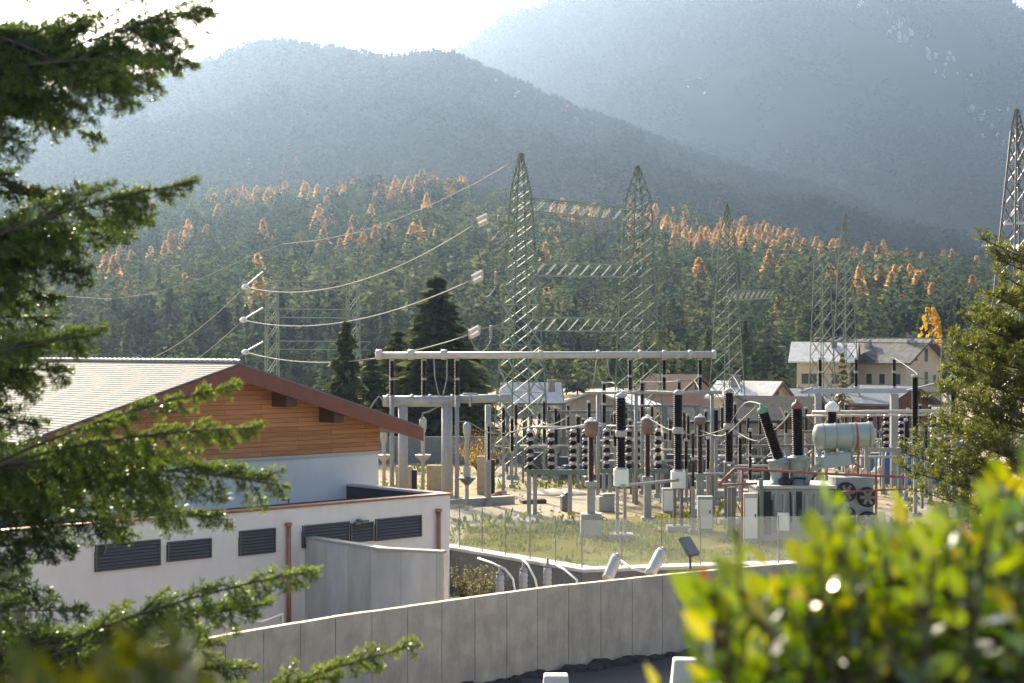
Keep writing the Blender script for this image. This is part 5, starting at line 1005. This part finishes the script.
BOUGHS = [  # base row at the trunk, tip column, tip row, depth at tip, foliage reach, tone, start
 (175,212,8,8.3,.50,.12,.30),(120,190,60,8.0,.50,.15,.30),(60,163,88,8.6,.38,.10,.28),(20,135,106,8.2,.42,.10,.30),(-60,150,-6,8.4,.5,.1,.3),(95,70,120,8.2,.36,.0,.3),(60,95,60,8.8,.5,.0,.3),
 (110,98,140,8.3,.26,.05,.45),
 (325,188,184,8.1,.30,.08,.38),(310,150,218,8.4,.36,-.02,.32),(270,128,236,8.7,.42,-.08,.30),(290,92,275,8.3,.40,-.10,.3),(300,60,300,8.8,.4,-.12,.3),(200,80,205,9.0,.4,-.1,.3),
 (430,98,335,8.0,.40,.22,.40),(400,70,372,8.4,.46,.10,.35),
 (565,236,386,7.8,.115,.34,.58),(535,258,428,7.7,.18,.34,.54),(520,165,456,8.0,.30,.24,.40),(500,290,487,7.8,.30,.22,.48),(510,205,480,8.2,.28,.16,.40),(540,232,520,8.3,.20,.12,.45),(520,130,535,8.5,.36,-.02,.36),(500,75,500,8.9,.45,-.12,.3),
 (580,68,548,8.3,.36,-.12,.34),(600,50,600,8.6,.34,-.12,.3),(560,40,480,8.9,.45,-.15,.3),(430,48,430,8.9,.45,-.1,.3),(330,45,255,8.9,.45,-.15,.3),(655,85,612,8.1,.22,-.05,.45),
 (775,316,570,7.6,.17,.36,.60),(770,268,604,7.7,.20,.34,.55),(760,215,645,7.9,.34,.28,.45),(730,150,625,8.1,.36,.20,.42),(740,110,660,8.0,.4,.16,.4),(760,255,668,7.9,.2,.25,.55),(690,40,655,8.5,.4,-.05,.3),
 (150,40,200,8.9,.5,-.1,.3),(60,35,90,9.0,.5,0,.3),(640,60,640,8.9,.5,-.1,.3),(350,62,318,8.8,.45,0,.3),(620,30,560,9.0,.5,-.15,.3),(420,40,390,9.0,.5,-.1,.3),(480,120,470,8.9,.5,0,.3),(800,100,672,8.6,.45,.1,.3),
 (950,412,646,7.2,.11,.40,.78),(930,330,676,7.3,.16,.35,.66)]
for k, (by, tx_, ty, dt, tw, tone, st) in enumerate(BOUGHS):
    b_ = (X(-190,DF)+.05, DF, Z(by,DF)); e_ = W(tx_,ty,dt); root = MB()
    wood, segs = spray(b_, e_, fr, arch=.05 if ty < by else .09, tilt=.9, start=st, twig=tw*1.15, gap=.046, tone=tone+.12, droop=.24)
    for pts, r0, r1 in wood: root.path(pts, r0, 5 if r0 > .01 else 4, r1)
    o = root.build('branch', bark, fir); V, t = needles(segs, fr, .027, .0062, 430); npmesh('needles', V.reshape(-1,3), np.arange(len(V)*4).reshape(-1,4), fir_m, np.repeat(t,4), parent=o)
    print('bough', k, len(V))

# ------------------------------------------------------------------ foreground: glossy laurel bushes, far out of focus
def glossy(m):
    b = m.node_tree.nodes['Principled BSDF']; b.inputs['Coat Weight'].default_value = 1; b.inputs['Coat IOR'].default_value = 1.7; b.inputs['Coat Roughness'].default_value = .13; return m
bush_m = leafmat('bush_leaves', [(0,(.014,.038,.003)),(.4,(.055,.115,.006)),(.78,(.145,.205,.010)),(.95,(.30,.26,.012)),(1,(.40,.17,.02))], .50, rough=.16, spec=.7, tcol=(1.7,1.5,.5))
def leaves(pts, dirs, r, ln, wd, tint):
    n = len(pts); d = dirs/np.linalg.norm(dirs,axis=1)[:,None]; s = np.cross(d, r.normal(0,1,(n,3))); s /= np.linalg.norm(s,axis=1)[:,None]; u = np.cross(s,d)
    L_ = (ln*r.uniform(.6,1.25,n))[:,None]; w_ = (wd*r.uniform(.7,1.2,n))[:,None]/2; cup = w_*.18
    a = pts; b0 = pts+d*L_*.35+s*w_+u*cup; b1 = pts+d*L_*.35-s*w_+u*cup; m = pts+d*L_*.38; c0 = pts+d*L_*.72+s*w_*.75+u*(cup-.03*L_); c1 = pts+d*L_*.72-s*w_*.75+u*(cup-.03*L_); m2 = pts+d*L_*.74-u*.03*L_; e = pts+d*L_-u*.08*L_
    V = np.stack([a,b0,m,b1,c0,m2,c1,e],1); k = np.arange(n)[:,None]*8
    Fq = np.concatenate([k+np.array([[0,1,2,2]])*0+np.array([[0,1,2,3]]), k+np.array([[1,4,5,2]]), k+np.array([[3,2,5,6]]), k+np.array([[4,7,6,5]])])
    return V.reshape(-1,3), Fq, np.repeat(tint,8)
def bush(name, label, stems, base, r, per, ln, wd, m, zone_=.42):
    root = thing(name, label, 'bush', base); q = MB(); Pp = []; Dd = []; Tt = []
    for tip in stems:
        tip = np.array(tip,float); b_ = np.array(base)+np.array([r.normal(0,.18)+(tip[0]-base[0])*.5, r.normal(0,.12)+(tip[1]-base[1])*.5, 0]); mid = b_*.4+tip*.6+r.normal(0,.05,3); q.path([b_,mid,tip], .009, 5, .003); dv = nv(tip-mid); reach = np.linalg.norm(tip-mid)
        for k in range(per):
            f = (k+r.random())/per; c = tip-dv*f*min(zone_,reach)+r.normal(0,.006,3); an = k*2.4+r.random(); sd = np.cross(dv,[math.cos(an),math.sin(an),.3]); 
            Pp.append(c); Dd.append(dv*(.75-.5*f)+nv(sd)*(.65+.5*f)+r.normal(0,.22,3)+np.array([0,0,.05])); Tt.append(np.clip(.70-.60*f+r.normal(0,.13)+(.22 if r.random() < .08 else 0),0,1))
    V, Fq, t = leaves(np.array(Pp), np.array(Dd), r, ln, wd, np.array(Tt)); q.build('stems', bark, root); npmesh('leaves', V, Fq, m, t, parent=root, smooth=True)
br_ = np.random.default_rng(17)
OUT = prof([(640,690),(660,650),(690,606),(702,566),(722,540),(738,522),(752,560),(775,560),(800,536),(826,494),(840,486),(852,520),(870,530),(890,500),(905,492),(930,510),(950,486),(975,492),(1000,455),(1024,440),(1080,425),(1150,430)])
st_ = []
for i in range(265):
    px = 1130-430*abs(br_.random())**.85 if i > 12 else br_.uniform(690,760); top = float(OUT(px)); py = top+24+abs(br_.normal(0,1))*(34 if i % 2 else 100); d = br_.uniform(1.75,2.7); 
    if px < 715 and py > 610 and br_.random() < .8: continue
    if py < 760: st_.append(W(px,py,d))
for px, py, d in ((737,503,2.3),(700,556,2.2),(836,474,2.4),(700,574,2.5),(660,655,2.2),(905,486,2.6),(1000,470,2.3),(868,520,2.2),(775,545,2.6)): st_.append(W(px,py+24,d))
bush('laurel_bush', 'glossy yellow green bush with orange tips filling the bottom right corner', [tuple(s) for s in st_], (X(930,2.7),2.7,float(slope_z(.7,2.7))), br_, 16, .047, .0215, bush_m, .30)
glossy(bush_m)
olive_m = leafmat('olive_leaves', [(0,(.020,.030,.002)),(.6,(.055,.075,.004)),(1,(.12,.125,.010))], .18, rough=.3, spec=.5, tcol=(1.5,1.3,.4))
sb = [tuple(W(br_.uniform(*u_), br_.uniform(*v_), br_.uniform(1.3,1.6))) for u_, v_, n_ in (((135,205),(648,700),22),((0,60),(672,712),12),((60,150),(688,722),8)) for _ in range(n_)]
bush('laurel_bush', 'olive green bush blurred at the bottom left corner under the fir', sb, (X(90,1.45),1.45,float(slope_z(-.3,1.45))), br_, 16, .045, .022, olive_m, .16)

# ------------------------------------------------------------------ pine at the right edge
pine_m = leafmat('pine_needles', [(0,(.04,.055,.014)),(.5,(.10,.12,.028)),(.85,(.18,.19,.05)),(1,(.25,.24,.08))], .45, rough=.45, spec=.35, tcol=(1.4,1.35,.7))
pr_ = np.random.default_rng(5); DP = 33.0; pxr = 1052
pine = thing('pine_tree', 'olive green pine at the right edge beside the big cream house', 'tree', (X(pxr,DP),DP,float(slope_z(X(pxr,DP),DP))))
q = MB(); x0 = X(pxr,DP); z0 = float(slope_z(x0,DP)); q.path([(x0,DP,z0-.1),(x0+.05,DP,5),(x0-.05,DP,9),(x0,DP,Z(205,DP))], .2, 10, .03); q.build('trunk', bark, pine, True)
tips = [(992,252,.55),(1003,262,.6),(1012,250,.5),(1000,300,.8),(988,318,.9),(970,322,.8),(962,345,1),(950,360,1),(975,372,1),(948,392,1),(955,412,1),(938,428,1),(918,440,.8),(900,452,.7),(905,470,.8),(925,468,1),(940,478,1),(960,462,1),(985,440,1),(1000,405,1),(1005,355,1),(1015,330,1),(985,490,1),(1010,470,1),(950,500,1),(915,490,.8),(1030,290,.9),(1045,260,.8),(1060,320,1),(1090,350,1),(1100,420,1),(1030,430,1),(1060,480,1),(975,412,1),(990,385,1),(1020,385,1),(1015,295,.8),(968,352,.9),(1000,332,.9),(985,345,1),(932,448,.9),(968,440,1)]
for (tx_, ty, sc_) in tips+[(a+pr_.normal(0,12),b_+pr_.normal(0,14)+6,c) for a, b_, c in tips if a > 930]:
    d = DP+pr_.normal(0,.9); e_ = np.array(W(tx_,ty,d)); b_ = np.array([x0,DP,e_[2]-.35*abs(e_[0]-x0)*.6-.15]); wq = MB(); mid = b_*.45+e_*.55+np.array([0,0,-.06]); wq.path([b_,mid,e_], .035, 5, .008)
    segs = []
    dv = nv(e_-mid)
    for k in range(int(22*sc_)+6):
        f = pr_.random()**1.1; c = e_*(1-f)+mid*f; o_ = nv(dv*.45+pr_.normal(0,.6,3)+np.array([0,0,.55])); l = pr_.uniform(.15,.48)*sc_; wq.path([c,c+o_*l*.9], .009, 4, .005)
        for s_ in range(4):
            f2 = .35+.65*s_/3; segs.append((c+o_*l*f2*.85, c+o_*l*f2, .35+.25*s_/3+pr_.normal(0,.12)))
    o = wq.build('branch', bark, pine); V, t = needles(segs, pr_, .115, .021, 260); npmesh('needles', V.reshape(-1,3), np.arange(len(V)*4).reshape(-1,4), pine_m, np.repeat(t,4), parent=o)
